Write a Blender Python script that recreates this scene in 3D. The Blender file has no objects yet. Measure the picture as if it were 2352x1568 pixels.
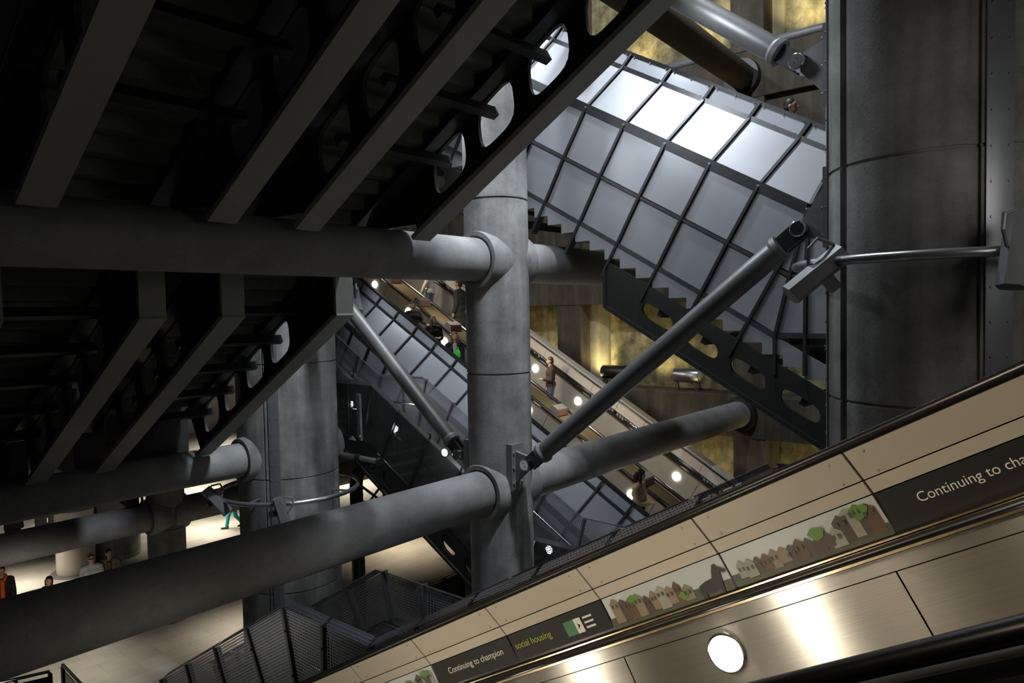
import bpy, bmesh, math, random
from mathutils import Vector, Matrix
random.seed(7)
V = Vector
sc = bpy.context.scene
COL = sc.collection
C30, S30 = math.cos(math.radians(30)), 0.5
ZF = -7.85                       # concourse floor below the photographer's eye
OFF = V((0, 0, -ZF))

# ------------------------------------------------------------------ camera
YAW, PIT, ROL = [math.radians(a) for a in (40.014, 2.2726, -1.1076)]
FPX = 1627.5
cF = V((math.cos(YAW)*math.cos(PIT), math.sin(YAW)*math.cos(PIT), -math.sin(PIT)))
r0 = V((math.sin(YAW), -math.cos(YAW), 0)); u0 = r0.cross(cF)
cR = math.cos(ROL)*r0 + math.sin(ROL)*u0
cU = -math.sin(ROL)*r0 + math.cos(ROL)*u0
cam = bpy.data.cameras.new('camera'); cam.lens = FPX/2352*36; cam.sensor_width = 36
cam.clip_end = 300; cam.clip_start = .05
camo = bpy.data.objects.new('camera', cam); COL.objects.link(camo)
M = Matrix(((cR.x, cU.x, -cF.x, 0), (cR.y, cU.y, -cF.y, 0), (cR.z, cU.z, -cF.z, 0), (0, 0, 0, 1)))
camo.matrix_world = Matrix.Translation(OFF) @ M
sc.camera = camo
sc.view_settings.view_transform = 'Standard'; sc.view_settings.look = 'None'
sc.view_settings.gamma = 1; sc.view_settings.exposure = 0; sc.view_settings.use_curve_mapping = False

def ray(x, y): return cF + cR*((x-1176)/FPX) + cU*((784-y)/FPX)
def onX(x, y, c): d = ray(x, y); return d*(c/d.x)
def onY(x, y, c): d = ray(x, y); return d*(c/d.y)
def onZ(x, y, c): d = ray(x, y); return d*(c/d.z)
# inclined frames: x across, s along the slope, n square to it
def DN(x, s, n): return V((x, C30*s + S30*n, -S30*s + C30*n))     # going away it descends
def UP(x, s, n): return V((x, C30*s - S30*n, S30*s + C30*n))      # going away it climbs
def FL(x, s, n): return V((x, s, n))

# ------------------------------------------------------------------ mesh builder
class MB:
    def __init__(s): s.v = []; s.f = []; s.uv = []
    def face(s, pts, uv=None):
        b = len(s.v); s.v += [V(p) for p in pts]; s.f.append(list(range(b, b+len(pts))))
        s.uv.append(uv if uv else [(0, 0)]*len(pts))
    def hexa(s, p, q=None):       # p: 8 points, index = x + 2*y + 4*z ; q: 8 local coords for the uv
        b = len(s.v); s.v += [V(a) for a in p]
        for ids, ax in (((0, 4, 6, 2), (1, 2)), ((1, 3, 7, 5), (1, 2)), ((0, 1, 5, 4), (0, 2)), ((2, 6, 7, 3), (0, 2)), ((0, 2, 3, 1), (1, 0)), ((4, 5, 7, 6), (1, 0))):
            s.f.append([b+i for i in ids])
            s.uv.append([(q[i][ax[0]], q[i][ax[1]]) for i in ids] if q else [(0, 0)]*4)
        return s
    def fbox(s, fr, x0, x1, s0, s1, n0, n1):
        q = [(x, a, n) for n in (n0, n1) for a in (s0, s1) for x in (x0, x1)]
        s.hexa([fr(*t) for t in q], q); return s
    def box(s, c, h, ax=None):
        ax = ax or (V((1, 0, 0)), V((0, 1, 0)), V((0, 0, 1)))
        q = [(i*h[0], j*h[1], k*h[2]) for k in (-1, 1) for j in (-1, 1) for i in (-1, 1)]
        s.hexa([V(c)+ax[0]*a+ax[1]*b+ax[2]*d for a, b, d in q], q); return s
    def prism(s, pts, ext):
        pts = [V(p) for p in pts]; e = V(ext); n = len(pts); b = len(s.v)
        s.v += pts + [p+e for p in pts]
        s.f.append([b+i for i in range(n)]); s.f.append([b+n+i for i in reversed(range(n))]); s.uv += [[(0, 0)]*n]*2
        for i in range(n):
            j = (i+1) % n; s.f.append([b+i, b+n+i, b+n+j, b+j]); s.uv.append([(0, 0)]*4)
        return s
    def loft(s, rings, closed=True, caps=True, loop=False):
        b = len(s.v); k = len(rings[0])
        for r in rings: s.v += [V(p) for p in r]
        m = len(rings); kk = k if closed else k-1
        for i in range(m if loop else m-1):
            i2 = (i+1) % m
            for j in range(kk):
                j2 = (j+1) % k
                s.f.append([b+i*k+j, b+i*k+j2, b+i2*k+j2, b+i2*k+j])
                s.uv.append([(j/k, i), ((j+1)/k, i), ((j+1)/k, i+1), (j/k, i+1)])
        if caps and not loop:
            s.f.append([b+j for j in reversed(range(k))]); s.f.append([b+(m-1)*k+j for j in range(k)]); s.uv += [[(0, 0)]*k]*2
        return s
    def lathe(s, o, d, prof, seg=32, caps=True):      # prof: (distance along d, radius)
        o = V(o); d = V(d).normalized(); a = d.orthogonal().normalized(); b = d.cross(a)
        return s.loft([[o+d*t+(a*math.cos(2*math.pi*j/seg)+b*math.sin(2*math.pi*j/seg))*r for j in range(seg)] for t, r in prof], caps=caps)
    def tube(s, p, q, r, seg=20, r2=None):
        p, q = V(p), V(q); return s.lathe(p, q-p, [(0, r), ((q-p).length, r if r2 is None else r2)], seg)
    def pipe(s, pts, r, seg=10, loop=False):
        pts = [V(p) for p in pts]; n = len(pts); rings = []; a = None
        for i in range(n):
            if loop: t = pts[(i+1) % n]-pts[i-1]
            else: t = pts[min(i+1, n-1)]-pts[max(i-1, 0)]
            t.normalize()
            a = t.orthogonal().normalized() if a is None else (a-t*a.dot(t)).normalized()
            b = t.cross(a)
            rings.append([pts[i]+(a*math.cos(2*math.pi*j/seg)+b*math.sin(2*math.pi*j/seg))*r for j in range(seg)])
        return s.loft(rings, loop=loop)
    def holed(s, fr, x0, x1, s0, s1, n0, n1, cs, cn, hs, hn, e=3.2, skew=0., K=28):
        # a plate cell with one rounded opening through it
        angs = [2*math.pi*(j+.5)/K for j in range(K)]
        for c in ((s0, n0), (s1, n0), (s1, n1), (s0, n1)):
            a = math.atan2(c[1]-cn, c[0]-cs) % (2*math.pi)
            i = min(range(len(angs)), key=lambda k: abs(angs[k]-a)); angs[i] = a
        angs.sort(); inn = []; out = []
        for a in angs:
            ca, sa = math.cos(a), math.sin(a)
            t = min([(s1-cs)/ca if ca > 1e-9 else 1e9, (s0-cs)/ca if ca < -1e-9 else 1e9, (n1-cn)/sa if sa > 1e-9 else 1e9, (n0-cn)/sa if sa < -1e-9 else 1e9])
            out.append((cs+ca*t, cn+sa*t))
            rr = (abs(ca/hs)**e+abs(sa/hn)**e)**(-1/e); inn.append((cs+ca*rr+skew*sa*rr, cn+sa*rr))
        k = len(angs); b = len(s.v)
        for x in (x0, x1):
            s.v += [fr(x, *p) for p in out] + [fr(x, *p) for p in inn]
        for j in range(k):
            j2 = (j+1) % k; A, B, Cc, D = b, b+k, b+2*k, b+3*k
            for q in ((A+j, A+j2, B+j2, B+j), (Cc+j2, Cc+j, D+j, D+j2), (B+j, B+j2, D+j2, D+j), (A+j2, A+j, Cc+j, Cc+j2)):
                s.f.append(list(q)); s.uv.append([(0, 0)]*4)
        return s
    def build(s, name, mat, parent=None, smooth=True, ang=32, weld=True):
        if parent is None:
            xs = [p.x for p in s.v]; ys = [p.y for p in s.v]; zs = [p.z for p in s.v]
            base = V(((min(xs)+max(xs))/2, (min(ys)+max(ys))/2, min(zs)))
        else: base = WB[parent.name]
        me = bpy.data.meshes.new(name); me.from_pydata([p-base for p in s.v], [], s.f)
        l = me.uv_layers.new(name='UVMap'); flat = [c for f in s.uv for uv in f for c in uv]
        l.data.foreach_set('uv', flat)
        return finish(name, me, mat, parent, base, smooth, ang)

WB = {}
def finish(name, me, mat, parent, base, smooth=True, ang=32, recalc=True):
    if recalc:
        bm = bmesh.new(); bm.from_mesh(me); bmesh.ops.recalc_face_normals(bm, faces=bm.faces); bm.to_mesh(me); bm.free()
    if smooth:
        me.polygons.foreach_set('use_smooth', [True]*len(me.polygons)); me.set_sharp_from_angle(angle=math.radians(ang))
    if mat: me.materials.append(mat)
    o = bpy.data.objects.new(name, me); COL.objects.link(o)
    if parent is None: o.location = base+OFF
    else: o.parent = parent
    WB[o.name] = V(base)
    return o
def thing(name, label, cat, base, group=None):
    o = bpy.data.objects.new(name, None); COL.objects.link(o); o.empty_display_size = .2
    o.location = V(base)+OFF; WB[o.name] = V(base)
    return tag(o, label, cat, group)
def tag(o, label, cat, group=None):
    o['label'] = label; o['category'] = cat
    if group: o['group'] = group
    return o
def struct(o): o['kind'] = 'structure'; return o
def lab(o, t): o['label'] = t; return o

# ------------------------------------------------------------------ materials
def newmat(name):
    m = bpy.data.materials.new(name); m.use_nodes = True; nt = m.node_tree
    return m, nt, nt.nodes['Principled BSDF'], nt.nodes['Material Output']
def setb(b, col=None, rough=.5, metal=0., spec=None):
    if col: b.inputs['Base Color'].default_value = (*col, 1)
    b.inputs['Roughness'].default_value = rough; b.inputs['Metallic'].default_value = metal
    if spec is not None: b.inputs['Specular IOR Level'].default_value = spec
def noise(nt, scale, detail=4, rough=.55, vec=None, stretch=None):
    n = nt.nodes.new('ShaderNodeTexNoise'); n.inputs['Scale'].default_value = scale; n.inputs['Detail'].default_value = detail; n.inputs['Roughness'].default_value = rough
    t = nt.nodes.new('ShaderNodeTexCoord'); src = t.outputs['Object']
    if stretch:
        mp = nt.nodes.new('ShaderNodeMapping'); mp.inputs['Scale'].default_value = stretch; nt.links.new(src, mp.inputs['Vector']); src = mp.outputs['Vector']
    nt.links.new(src, n.inputs['Vector']); return n
def ramp(nt, fac, stops):
    r = nt.nodes.new('ShaderNodeValToRGB'); e = r.color_ramp.elements
    while len(e) < len(stops): e.new(.5)
    for i, (p, c) in enumerate(stops): e[i].position = p; e[i].color = (*c, 1)
    nt.links.new(fac, r.inputs['Fac']); return r
def mixc(nt, a, b, fac, mode='MULTIPLY'):
    m = nt.nodes.new('ShaderNodeMix'); m.data_type = 'RGBA'; m.blend_type = mode
    m.inputs[0].default_value = fac if not hasattr(fac, 'links') else 0
    if hasattr(fac, 'links'): nt.links.new(fac, m.inputs[0])
    for s_, i in ((a, 6), (b, 7)):
        if hasattr(s_, 'links'): nt.links.new(s_, m.inputs[i])
        else: m.inputs[i].default_value = (*s_, 1)
    return m.outputs[2]
def bump(nt, b, h, strength=.3, dist=.02):
    n = nt.nodes.new('ShaderNodeBump'); n.inputs['Strength'].default_value = strength; n.inputs['Distance'].default_value = dist
    nt.links.new(h, n.inputs['Height']); nt.links.new(n.outputs['Normal'], b.inputs['Normal'])
def concrete(name, lo, hi, rough=.75, sc1=1.3, streak=True, bmp=.25):
    m, nt, b, _ = newmat(name); setb(b, None, rough, 0, .35)
    mid = tuple((x+y)/2 for x, y in zip(lo, hi))
    n1 = noise(nt, sc1, 7, .65); r1 = ramp(nt, n1.outputs['Fac'], [(.28, lo), (.5, mid), (.72, hi)])
    out = r1.outputs['Color']
    if streak:
        n2 = noise(nt, 2.2, 3, .5, stretch=(1.6, 1.6, .12)); r2 = ramp(nt, n2.outputs['Fac'], [(.3, (.42, .42, .41)), (.68, (1, 1, 1))])
        out = mixc(nt, out, r2.outputs['Color'], .85)
    n3 = noise(nt, 38, 3, .6); r3 = ramp(nt, n3.outputs['Fac'], [(.3, (.55, .55, .55)), (.42, (1, 1, 1))])
    out = mixc(nt, out, r3.outputs['Color'], .55)
    nt.links.new(out, b.inputs['Base Color'])
    bump(nt, b, n3.outputs['Fac'], bmp, .008)
    return m
def plain(name, col, rough=.5, metal=0., var=.12, sc1=6., spec=None):
    m, nt, b, _ = newmat(name); setb(b, col, rough, metal, spec)
    n = noise(nt, sc1, 4); r = ramp(nt, n.outputs['Fac'], [(.3, tuple(c*(1-var) for c in col)), (.7, tuple(min(1, c*(1+var)) for c in col))])
    nt.links.new(r.outputs['Color'], b.inputs['Base Color']); return m
def emit(name, col, st):
    m, nt, b, o = newmat(name); b.inputs['Emission Color'].default_value = (*col, 1); b.inputs['Emission Strength'].default_value = st
    b.inputs['Base Color'].default_value = (.8, .8, .8, 1); return m
def brushed(name, col, rough, aniso=.85, rot=0., grain=(1.5, 160), bm=.05):
    m, nt, b, _ = newmat(name); setb(b, col, rough, 1.)
    b.inputs['Anisotropic'].default_value = aniso; b.inputs['Anisotropic Rotation'].default_value = rot
    t = nt.nodes.new('ShaderNodeTangent'); t.direction_type = 'UV_MAP'; t.uv_map = 'UVMap'; nt.links.new(t.outputs[0], b.inputs['Tangent'])
    uv = nt.nodes.new('ShaderNodeUVMap'); uv.uv_map = 'UVMap'
    mp = nt.nodes.new('ShaderNodeMapping'); mp.inputs['Scale'].default_value = (grain[0], grain[1], 1); nt.links.new(uv.outputs[0], mp.inputs['Vector'])
    n = nt.nodes.new('ShaderNodeTexNoise'); n.inputs['Scale'].default_value = 1; n.inputs['Detail'].default_value = 3; nt.links.new(mp.outputs[0], n.inputs['Vector'])
    r = ramp(nt, n.outputs['Fac'], [(.3, tuple(c*.86 for c in col)), (.7, col)]); nt.links.new(r.outputs['Color'], b.inputs['Base Color'])
    return m
def perforated(name, col, pitch=.03, rad=.3, rough=.45, metal=.4):
    m, nt, b, o = newmat(name); setb(b, col, rough, metal)
    uv = nt.nodes.new('ShaderNodeUVMap'); uv.uv_map = 'UVMap'
    def vm(op, a, bb):
        n = nt.nodes.new('ShaderNodeVectorMath'); n.operation = op; nt.links.new(a, n.inputs[0])
        if bb is not None: n.inputs[1].default_value = bb
        return n
    a = vm('SCALE', uv.outputs[0], None); a.inputs['Scale'].default_value = 1/pitch
    f = vm('FRACTION', a.outputs[0], None); c = vm('SUBTRACT', f.outputs[0], (.5, .5, 0)); l = vm('LENGTH', c.outputs[0], None)
    g = nt.nodes.new('ShaderNodeMath'); g.operation = 'GREATER_THAN'; nt.links.new(l.outputs['Value'], g.inputs[0]); g.inputs[1].default_value = rad
    tr = nt.nodes.new('ShaderNodeBsdfTransparent'); mx = nt.nodes.new('ShaderNodeMixShader')
    nt.links.new(g.outputs[0], mx.inputs[0]); nt.links.new(tr.outputs[0], mx.inputs[1]); nt.links.new(b.outputs[0], mx.inputs[2]); nt.links.new(mx.outputs[0], o.inputs['Surface'])
    return m

MT = {}
MT['conc'] = concrete('column concrete', (.12, .118, .114), (.42, .415, .41))
MT['conc_big'] = concrete('dark column concrete', (.11, .107, .095), (.36, .355, .34))
MT['brown'] = concrete('brown render', (.06, .048, .03), (.11, .09, .06), .7, 2.0, False, .1)
MT['strut'] = concrete('strut render', (.17, .168, .165), (.27, .268, .265), .6, 2.2, False, .12)
MT['waler'] = concrete('wall beam concrete', (.065, .055, .037), (.15, .125, .09), .85, 1.1)
MT['recess'] = concrete('rough cast wall', (.10, .085, .04), (.50, .44, .25), .9, 3.0, True, 1.0)
MT['pile'] = concrete('smooth cast pile', (.30, .27, .17), (.50, .46, .31), .85, 2.0, True, .4)
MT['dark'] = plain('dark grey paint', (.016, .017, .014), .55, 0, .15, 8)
MT['flange'] = plain('grey paint lifted by bounce', (.27, .27, .25), .6, 0, .06, 3)  # webs' paint made paler, standing in for light bounced off the floor
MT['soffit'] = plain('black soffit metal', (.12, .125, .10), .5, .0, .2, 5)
MT['panel'] = plain('satin grey lacquered metal', (.37, .38, .405), .34, .35, .05, 1.4)
MT['glass'] = plain('frosted glass', (.40, .42, .45), .25, .1, .03, 3)
MT['ribdark'] = plain('rib grey metal', (.05, .052, .055), .38, .5, .1, 6)
MT['rail'] = plain('gutter metal', (.10, .105, .11), .35, .6, .1, 6)
MT['steelrod'] = plain('grey lacquered steel', (.20, .20, .20), .42, .35, .1, 3)
MT['bracket'] = plain('cast bracket steel', (.21, .21, .215), .55, .3, .1, 14)
MT['chrome'] = plain('polished steel', (.62, .62, .62), .18, 1, .03, 5)
MT['strip'] = plain('bolted steel strip', (.25, .26, .28), .42, .6, .06, 3)
MT['lampbody'] = plain('grey lamp housing', (.17, .172, .18), .45, .35, .05, 6)
MT['tube'] = plain('galvanised tube', (.42, .43, .45), .28, .8, .05, 6)
MT['cream'] = plain('cream laminate', (.50, .45, .36), .42, 0, .05, 2.5)
MT['creamw'] = plain('pale cladding', (.52, .48, .42), .4, 0, .04, 3)
MT['rubber'] = plain('black rubber', (.012, .011, .010), .32, 0, .1, 5)
MT['glint'] = plain('gold reflection strip', (.62, .50, .33), .25, 1, .06, 6)  # metal colour for the reflected gold lines along the handrails
MT['steel'] = brushed('brushed stainless', (.66, .63, .57), .33, .9, .25)
MT['screw'] = plain('screw head', (.32, .28, .22), .5)
MT['steelfar'] = plain('stainless balustrade', (.55, .52, .46), .32, .55, .05, 3)
MT['median'] = plain('bronze deck', (.20, .165, .10), .38, .6, .08, 4)
MT['step'] = plain('ribbed step', (.06, .058, .05), .5, .4, .1, 10)
MT['adblack'] = plain('black poster', (.008, .008, .007), .6, 0, .05, 4)
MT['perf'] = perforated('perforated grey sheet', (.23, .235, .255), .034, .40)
MT['perfshade'] = perforated('perforated backlit sheet', (.06, .06, .058), .03, .31)  # guard seen against the light: its shade is put into the colour
MT['perfb'] = perforated('perforated rail sheet', (.34, .345, .40), .034, .27)
MT['post'] = plain('guard post metal', (.12, .12, .125), .4, .5, .1, 6)
MT['postd'] = plain('dark guard post', (.035, .035, .032), .45, .4, .1, 6)
MT['lampw'] = emit('warm lamp', (1, .93, .80), 28)
MT['lampn'] = emit('bright warm lamp', (1, .90, .72), 85)
MT['lampc'] = emit('cool lamp', (.86, .94, 1), 26)
MT['black'] = plain('black enamel', (.012, .012, .012), .4)
# ------------------------------------------------------------------ floor and walls
def stone_floor():
    m, nt, b, _ = newmat('concourse stone'); setb(b, None, .42, 0, .4)
    t = nt.nodes.new('ShaderNodeTexCoord'); mp = nt.nodes.new('ShaderNodeMapping'); nt.links.new(t.outputs['Object'], mp.inputs['Vector'])
    br = nt.nodes.new('ShaderNodeTexBrick'); nt.links.new(mp.outputs[0], br.inputs['Vector'])
    br.offset = .5; br.inputs['Scale'].default_value = 1; br.inputs['Brick Width'].default_value = 1.2; br.inputs['Row Height'].default_value = .6
    br.inputs['Mortar Size'].default_value = .006
    br.inputs['Color1'].default_value = (.46, .42, .35, 1); br.inputs['Color2'].default_value = (.38, .355, .30, 1); br.inputs['Mortar'].default_value = (.26, .24, .2, 1)
    n = noise(nt, .55, 5, .6); r = ramp(nt, n.outputs['Fac'], [(.32, (.62, .62, .62)), (.6, (1, 1, 1))])
    nt.links.new(mixc(nt, br.outputs['Color'], r.outputs['Color'], .75), b.inputs['Base Color']); return m
mb = MB(); mb.box((6, 20, ZF-.2), (32, 29, .2)); struct(mb.build('floor', stone_floor()))
WX, RX = 17.6, 18.45
mb = MB(); mb.box((RX+.3, 6, 2), (.3, 15.5, -ZF+2)); wb = mb.build('wall_back', MT['recess']); struct(wb)
mb = MB(); mb.box((6, 48.7, 0), (32, .3, -ZF)); struct(mb.build('wall_far', MT['creamw']))
mb = MB(); mb.box((37.7, 35, 0), (.3, 13.4, -ZF)); struct(mb.build('wall_right', MT['creamw']))
k = 1
for z0, z1 in ((-7.1, -5.9), (-3.3, -2.2), (.22, 1.34), (5.25, 6.45)):
    mb = MB(); x0, x1 = WX, RX
    mb.prism([(x0, -6, z0), (x0, -6, z1-.05), (x0+.05, -6, z1), (x1, -6, z1), (x1, -6, z0+.12), (x0+.12, -6, z0)], (0, 27.5, 0))
    struct(mb.build('trim_%d' % k, MT['waler'])); k += 1
# front piers where the struts land, at every column bay
for yc in (1.2, 6.95, 12.53, 18.7):
    for z0, z1 in ((ZF, -7.1), (-5.9, -3.3), (-2.2, .22), (1.34, 5.25), (6.45, 11)):
        if z0 == 1.34: z1 = 5.25
        mb = MB(); mb.prism([(WX+.02, yc-.42, z0), (WX+.02, yc+.42, z0), (RX, yc+.46, z0), (RX, yc-.46, z0)], (0, 0, z1-z0))
        struct(mb.build('trim_%d' % k, MT['waler'])); k += 1
# upper band of wall between the piers (solid, set back a little)
mb = MB(); mb.box((WX+.5, 10, 3.3), (.3, 16, 1.95)); struct(mb.build('trim_%d' % k, MT['waler'])); k += 1
# half round smooth piles standing in the rough recesses
for i, (px, py, z0, z1) in enumerate(((1375, 800, -2.2, .22), (1765, 50, 6.45, 11), (1545, 1110, -5.9, -3.3))):
    p = onX(px, py, RX); mb = MB()
    mb.loft([[V((RX-.34*math.cos(a), p.y+.44*math.sin(a), z)) for a in [math.pi*(j/14-.5) for j in range(15)]] for z in (z0, z1)], closed=True)
    struct(mb.build('trim_%d' % k, MT['pile'])); k += 1

# ------------------------------------------------------------------ columns
def theta_at(cx, cy, R, px, py):
    d = ray(px, py); d = V((d.x, d.y)); d.normalize(); c = V((cx, cy)); t = c.dot(d); q = (c-d*t).length
    h = d*(t-math.sqrt(max(0, R*R-q*q)))-c
    return math.atan2(h.y, h.x)
def shaft(cx, cy, R, z0, z1, joints, grooves=(), seg=84):
    st = [(2*math.pi*i/seg, R) for i in range(seg)]
    for th, hw, dep in grooves:
        th %= 2*math.pi
        st = [a for a in st if abs((a[0]-th+math.pi) % (2*math.pi)-math.pi) > hw*1.05]
        st += [((th+o) % (2*math.pi), r) for o, r in ((-hw, R), (-hw*.96, R-dep), (0, R-dep), (hw*.96, R-dep), (hw, R))]
    st.sort(); zs = [(z0, 0)]
    for j in sorted(joints): zs += [(j-.016, 0), (j-.012, .018), (j+.012, .018), (j+.016, 0)]
    zs.append((z1, 0))
    return MB().loft([[V((cx+math.cos(a)*(r-d), cy+math.sin(a)*(r-d), z)) for a, r in st] for z, d in zs])
def column(cx, cy, R, label, joints, struts=(), strips=(), grooves=(), mat='conc', z1=9.5, name='concrete_column'):
    t = thing(name, label, 'column', (cx, cy, ZF))
    shaft(cx, cy, R, ZF, z1, joints, grooves).build('shaft', MT[mat], t, ang=24)
    for z, r in struts:
        w = math.sqrt(max(.01, R*R-(r*1.3)**2)); a = max(R, w+.02)
        e = .10 if R > .8 else .02
        pr = [(-a-e+.03, .05), (-a-e+.03, r*1.06), (-a-e, r*1.08), (-a-e, r*1.27), (-a-e+.05, r*1.31), (-a+.12, r*1.38), (-w*.5, r*1.44)]
        for sgn in (1, -1):
            MB().lathe((cx, cy, z), (sgn, 0, 0), pr+[(-w*.45, .05)], 40).build('collar', MT[mat], t, ang=40)
    for th, w in strips:
        mb = MB(); hw = w/2/R
        mb.loft([[V((cx+math.cos(a)*q, cy+math.sin(a)*q, z)) for a, q in [(th-hw, R-.01), (th-hw, R+.022), (th-hw/3, R+.024), (th+hw/3, R+.024), (th+hw, R+.022), (th+hw, R-.01)]] for z in (ZF, z1-.5)])
        for i in range(int((z1-ZF)/.3)):
            for o in (-.62, .62):
                a = th+o*hw; p = V((cx+math.cos(a)*(R+.02), cy+math.sin(a)*(R+.02), ZF+.2+.3*i))
                mb.lathe(p, V((math.cos(a), math.sin(a), 0)), [(0, .014), (.012, .012)], 8)
        lab(mb.build('edge_strip', MT['strip'], t), 'grey bolted steel strip')
    return t
CX = 8.2; YS, YB, YL = 7.16, 1.3, 13.0
JO = (-7.65+.0, -5.4, -3.15, -.9, 1.35, 3.6, 5.85)
RB = 1.0
tA = theta_at(CX, YB, RB, 1901, 500); tB = theta_at(CX, YB, RB, 2294, 500); tG = theta_at(CX, YB, RB, 1937, 500); tH = theta_at(CX, YB, RB, 2238, 500)
tC = theta_at(CX, YL, RB, 630, 1000); tC2 = theta_at(CX, YL, RB, 607, 1000)
cs = column(CX, YS, .49, 'slim round concrete column in the middle carrying two horizontal struts', (-5.4, -.9, 1.7), ((.80, .33), (-2.68, .33)), z1=9.5)
cb = column(CX, YB, RB, 'thick dark concrete column behind the escalator on the right, with bolted steel strips', (-3.15, -.93, 1.37, 3.6), (), ((tA, .20), (tB, .22)), ((tG, .055, .07), (tH, .05, .035)), 'conc_big', 9.5)
cl = column(CX, YL, RB, 'thick stained concrete column behind the dark escalator undersides, ringed by a lamp tube', JO, ((-2.77, .33),), ((tC, .2),), ((tC2, .02, .03),), 'conc', 9.5)
cf = column(CX, 18.85, .46, 'slim distant concrete column left of the ringed column, short and dark', JO, ((-5.06, .36),), z1=6)
pc = onZ(243, 1290, ZF)+V((.45, .5, 0))
column(pc.x, pc.y, .80, 'far concrete column behind the pale round kiosk', JO, z1=4)

# ------------------------------------------------------------------ horizontal struts
def strut(x0, x1, y, z, r, label, wall=False, slope=None):
    t = thing('concrete_strut', label, 'strut', ((x0+x1)/2, y, z-r))
    a, b = V((x0, y, z)), V((x1, y, z if slope is None else slope))
    d = (b-a); L = d.length
    MB().lathe(a, d, [(0, r), (L, r)], 48).build('tube', MT['strut'], t)
    if wall:
        MB().lathe(a, d, [(L-.16, r*1.02), (L-.16, r*1.3), (L-.01, r*1.36)], 40).build('wall_collar', MT['black'], t)
    return t
strut(-4, CX-.495, YS, .80, .32, 'long horizontal concrete strut crossing under the dark escalators to the middle column')
strut(CX+.495, WX-.03, YS, .80, .32, 'short upper strut running from the middle column into the glazed escalator', True)
strut(-4, CX-.495, YS, -2.68, .33, 'lower thick strut rising from the bottom left to the middle column')
strut(CX+.495, WX-.03, YS, -2.68, .33, 'lower strut running from the middle column to the back wall', True)
strut(-4, CX-1.085, YL, -2.77, .33, 'strut under the ends of the dark escalators, meeting the ringed column')
strut(-4, CX-.465, 18.85, -5.06, .36, 'distant dark strut left of the short far column')
strut(CX+.465, WX-.03, 18.85, -5.06, .36, 'distant dark strut between the far column and the ringed column')
pe = onX(1706, 178, WX-.04); ps = onX(1500, 30, 11.9)
dd = (ps-pe); p0 = pe+dd*1.5
t = thing('concrete_strut', 'brown inclined strut above the glazed escalator, ending in a black wall socket', 'strut', (pe+p0)/2)
MB().tube(pe, p0, .31, 40).build('tube', MT['brown'], t)
MB().lathe(pe, V((-1, 0, 0)), [(0, .46), (.14, .44), (.14, .33)], 40).build('wall_collar', MT['black'], t)

# ------------------------------------------------------------------ tie rods with pinned ends
def tie_rod(a, b, r, label, ends=(1, 1)):
    a, b = V(a), V(b); d = (b-a).normalized(); L = (b-a).length
    t = thing('tie_rod', label, 'tie rod', (a+b)/2)
    ia, ib = (.34 if ends[0] else 0), (.34 if ends[1] else 0)
    MB().lathe(a, d, [(ia, r*.93), (ia+.3, r), (L-ib-.3, r), (L-ib, r*.93)], 32).build('tube', MT['steelrod'], t)
    for e, p, q in ((ends[0], a, d), (ends[1], b, -d)):
        if not e: continue
        MB().lathe(p, q, [(.26, r*.8), (.27, r*1.1), (.33, r*1.14), (.37, r*.95)], 32).build('end_collar', MT['bracket'], t)
        mb = MB(); u = V((1, 0, 0)); w = q.cross(u)
        for sx in (-1, 1): mb.box(p+q*.13+u*sx*.055, (.02, .16, r*.72), (u, q, w))
        mb.build('fork', MT['ribdark'], t)
        mb = MB(); mb.lathe(p-u*.15, u, [(0, .075), (.012, .088), (.288, .088), (.30, .075)], 28)
        pn = lab(mb.build('pin', MT['chrome'], t), 'polished steel pin')
        mb = MB()
        for s_ in (-1, 1): mb.lathe(p-u*.152+w*.025*s_, u, [(-.002, .009), (.01, .009)], 10)
        mb.build('pin_hole', MT['black'], pn)
    return t
XR = 8.0
pB, pB2 = onX(1841, 527, XR), onX(1218, 1064, XR)
pA, pA2 = onX(1838, 148, XR), onX(1560, -4, XR)
pC, pC2 = onX(1062, 1042, XR), onX(800, 706, XR)
tie_rod(pB, pB2, .135, 'long diagonal tie rod from the thick right column down to the middle column')
tie_rod(pA, pA+(pA2-pA)*2.8, .135, 'diagonal tie rod at the top, pinned to the thick right column', (1, 0))
tie_rod(pC, pC+(pC2-pC)*1.42, .125, 'diagonal tie rod coming down from the left to the middle column', (1, 0))
def bracket(parent, pin, ycol, sg, up, dn, w=.16):
    # a bolted base plate on the column with a gusset reaching to the pin
    x = XR; mb = MB()
    mb.prism([(x-.03, ycol, pin.z+up), (x-.03, pin.y-sg*.02, pin.z+.10), (x-.03, pin.y+sg*.06, pin.z), (x-.03, pin.y-sg*.02, pin.z-.10), (x-.03, ycol, pin.z-dn)], (.06, 0, 0))
    mb.build('gusset', MT['bracket'], parent)
    mb = MB(); mb.box((x+.02, ycol-sg*.02, pin.z+(up-dn)/2), (w, .05, (up+dn)/2+.10)); 
    for i in (-1, 1):
        for j in (-1, 0, 1): mb.lathe((x+.02+i*w*.7, ycol+sg*.03, pin.z+(up-dn)/2+j*(up+dn)*.45), (0, sg, 0), [(0, .02), (.02, .018)], 8)
    mb.build('base_plate', MT['bracket'], parent)
bracket(cb, pA, YB+.97, 1, .22, .42); bracket(cb, pB, YB+.97, 1, .52, .12)
bracket(cs, pB2, YS-.46, -1, .16, .34, .13); bracket(cs, pC, YS+.46, 1, .16, .34, .13)

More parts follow.
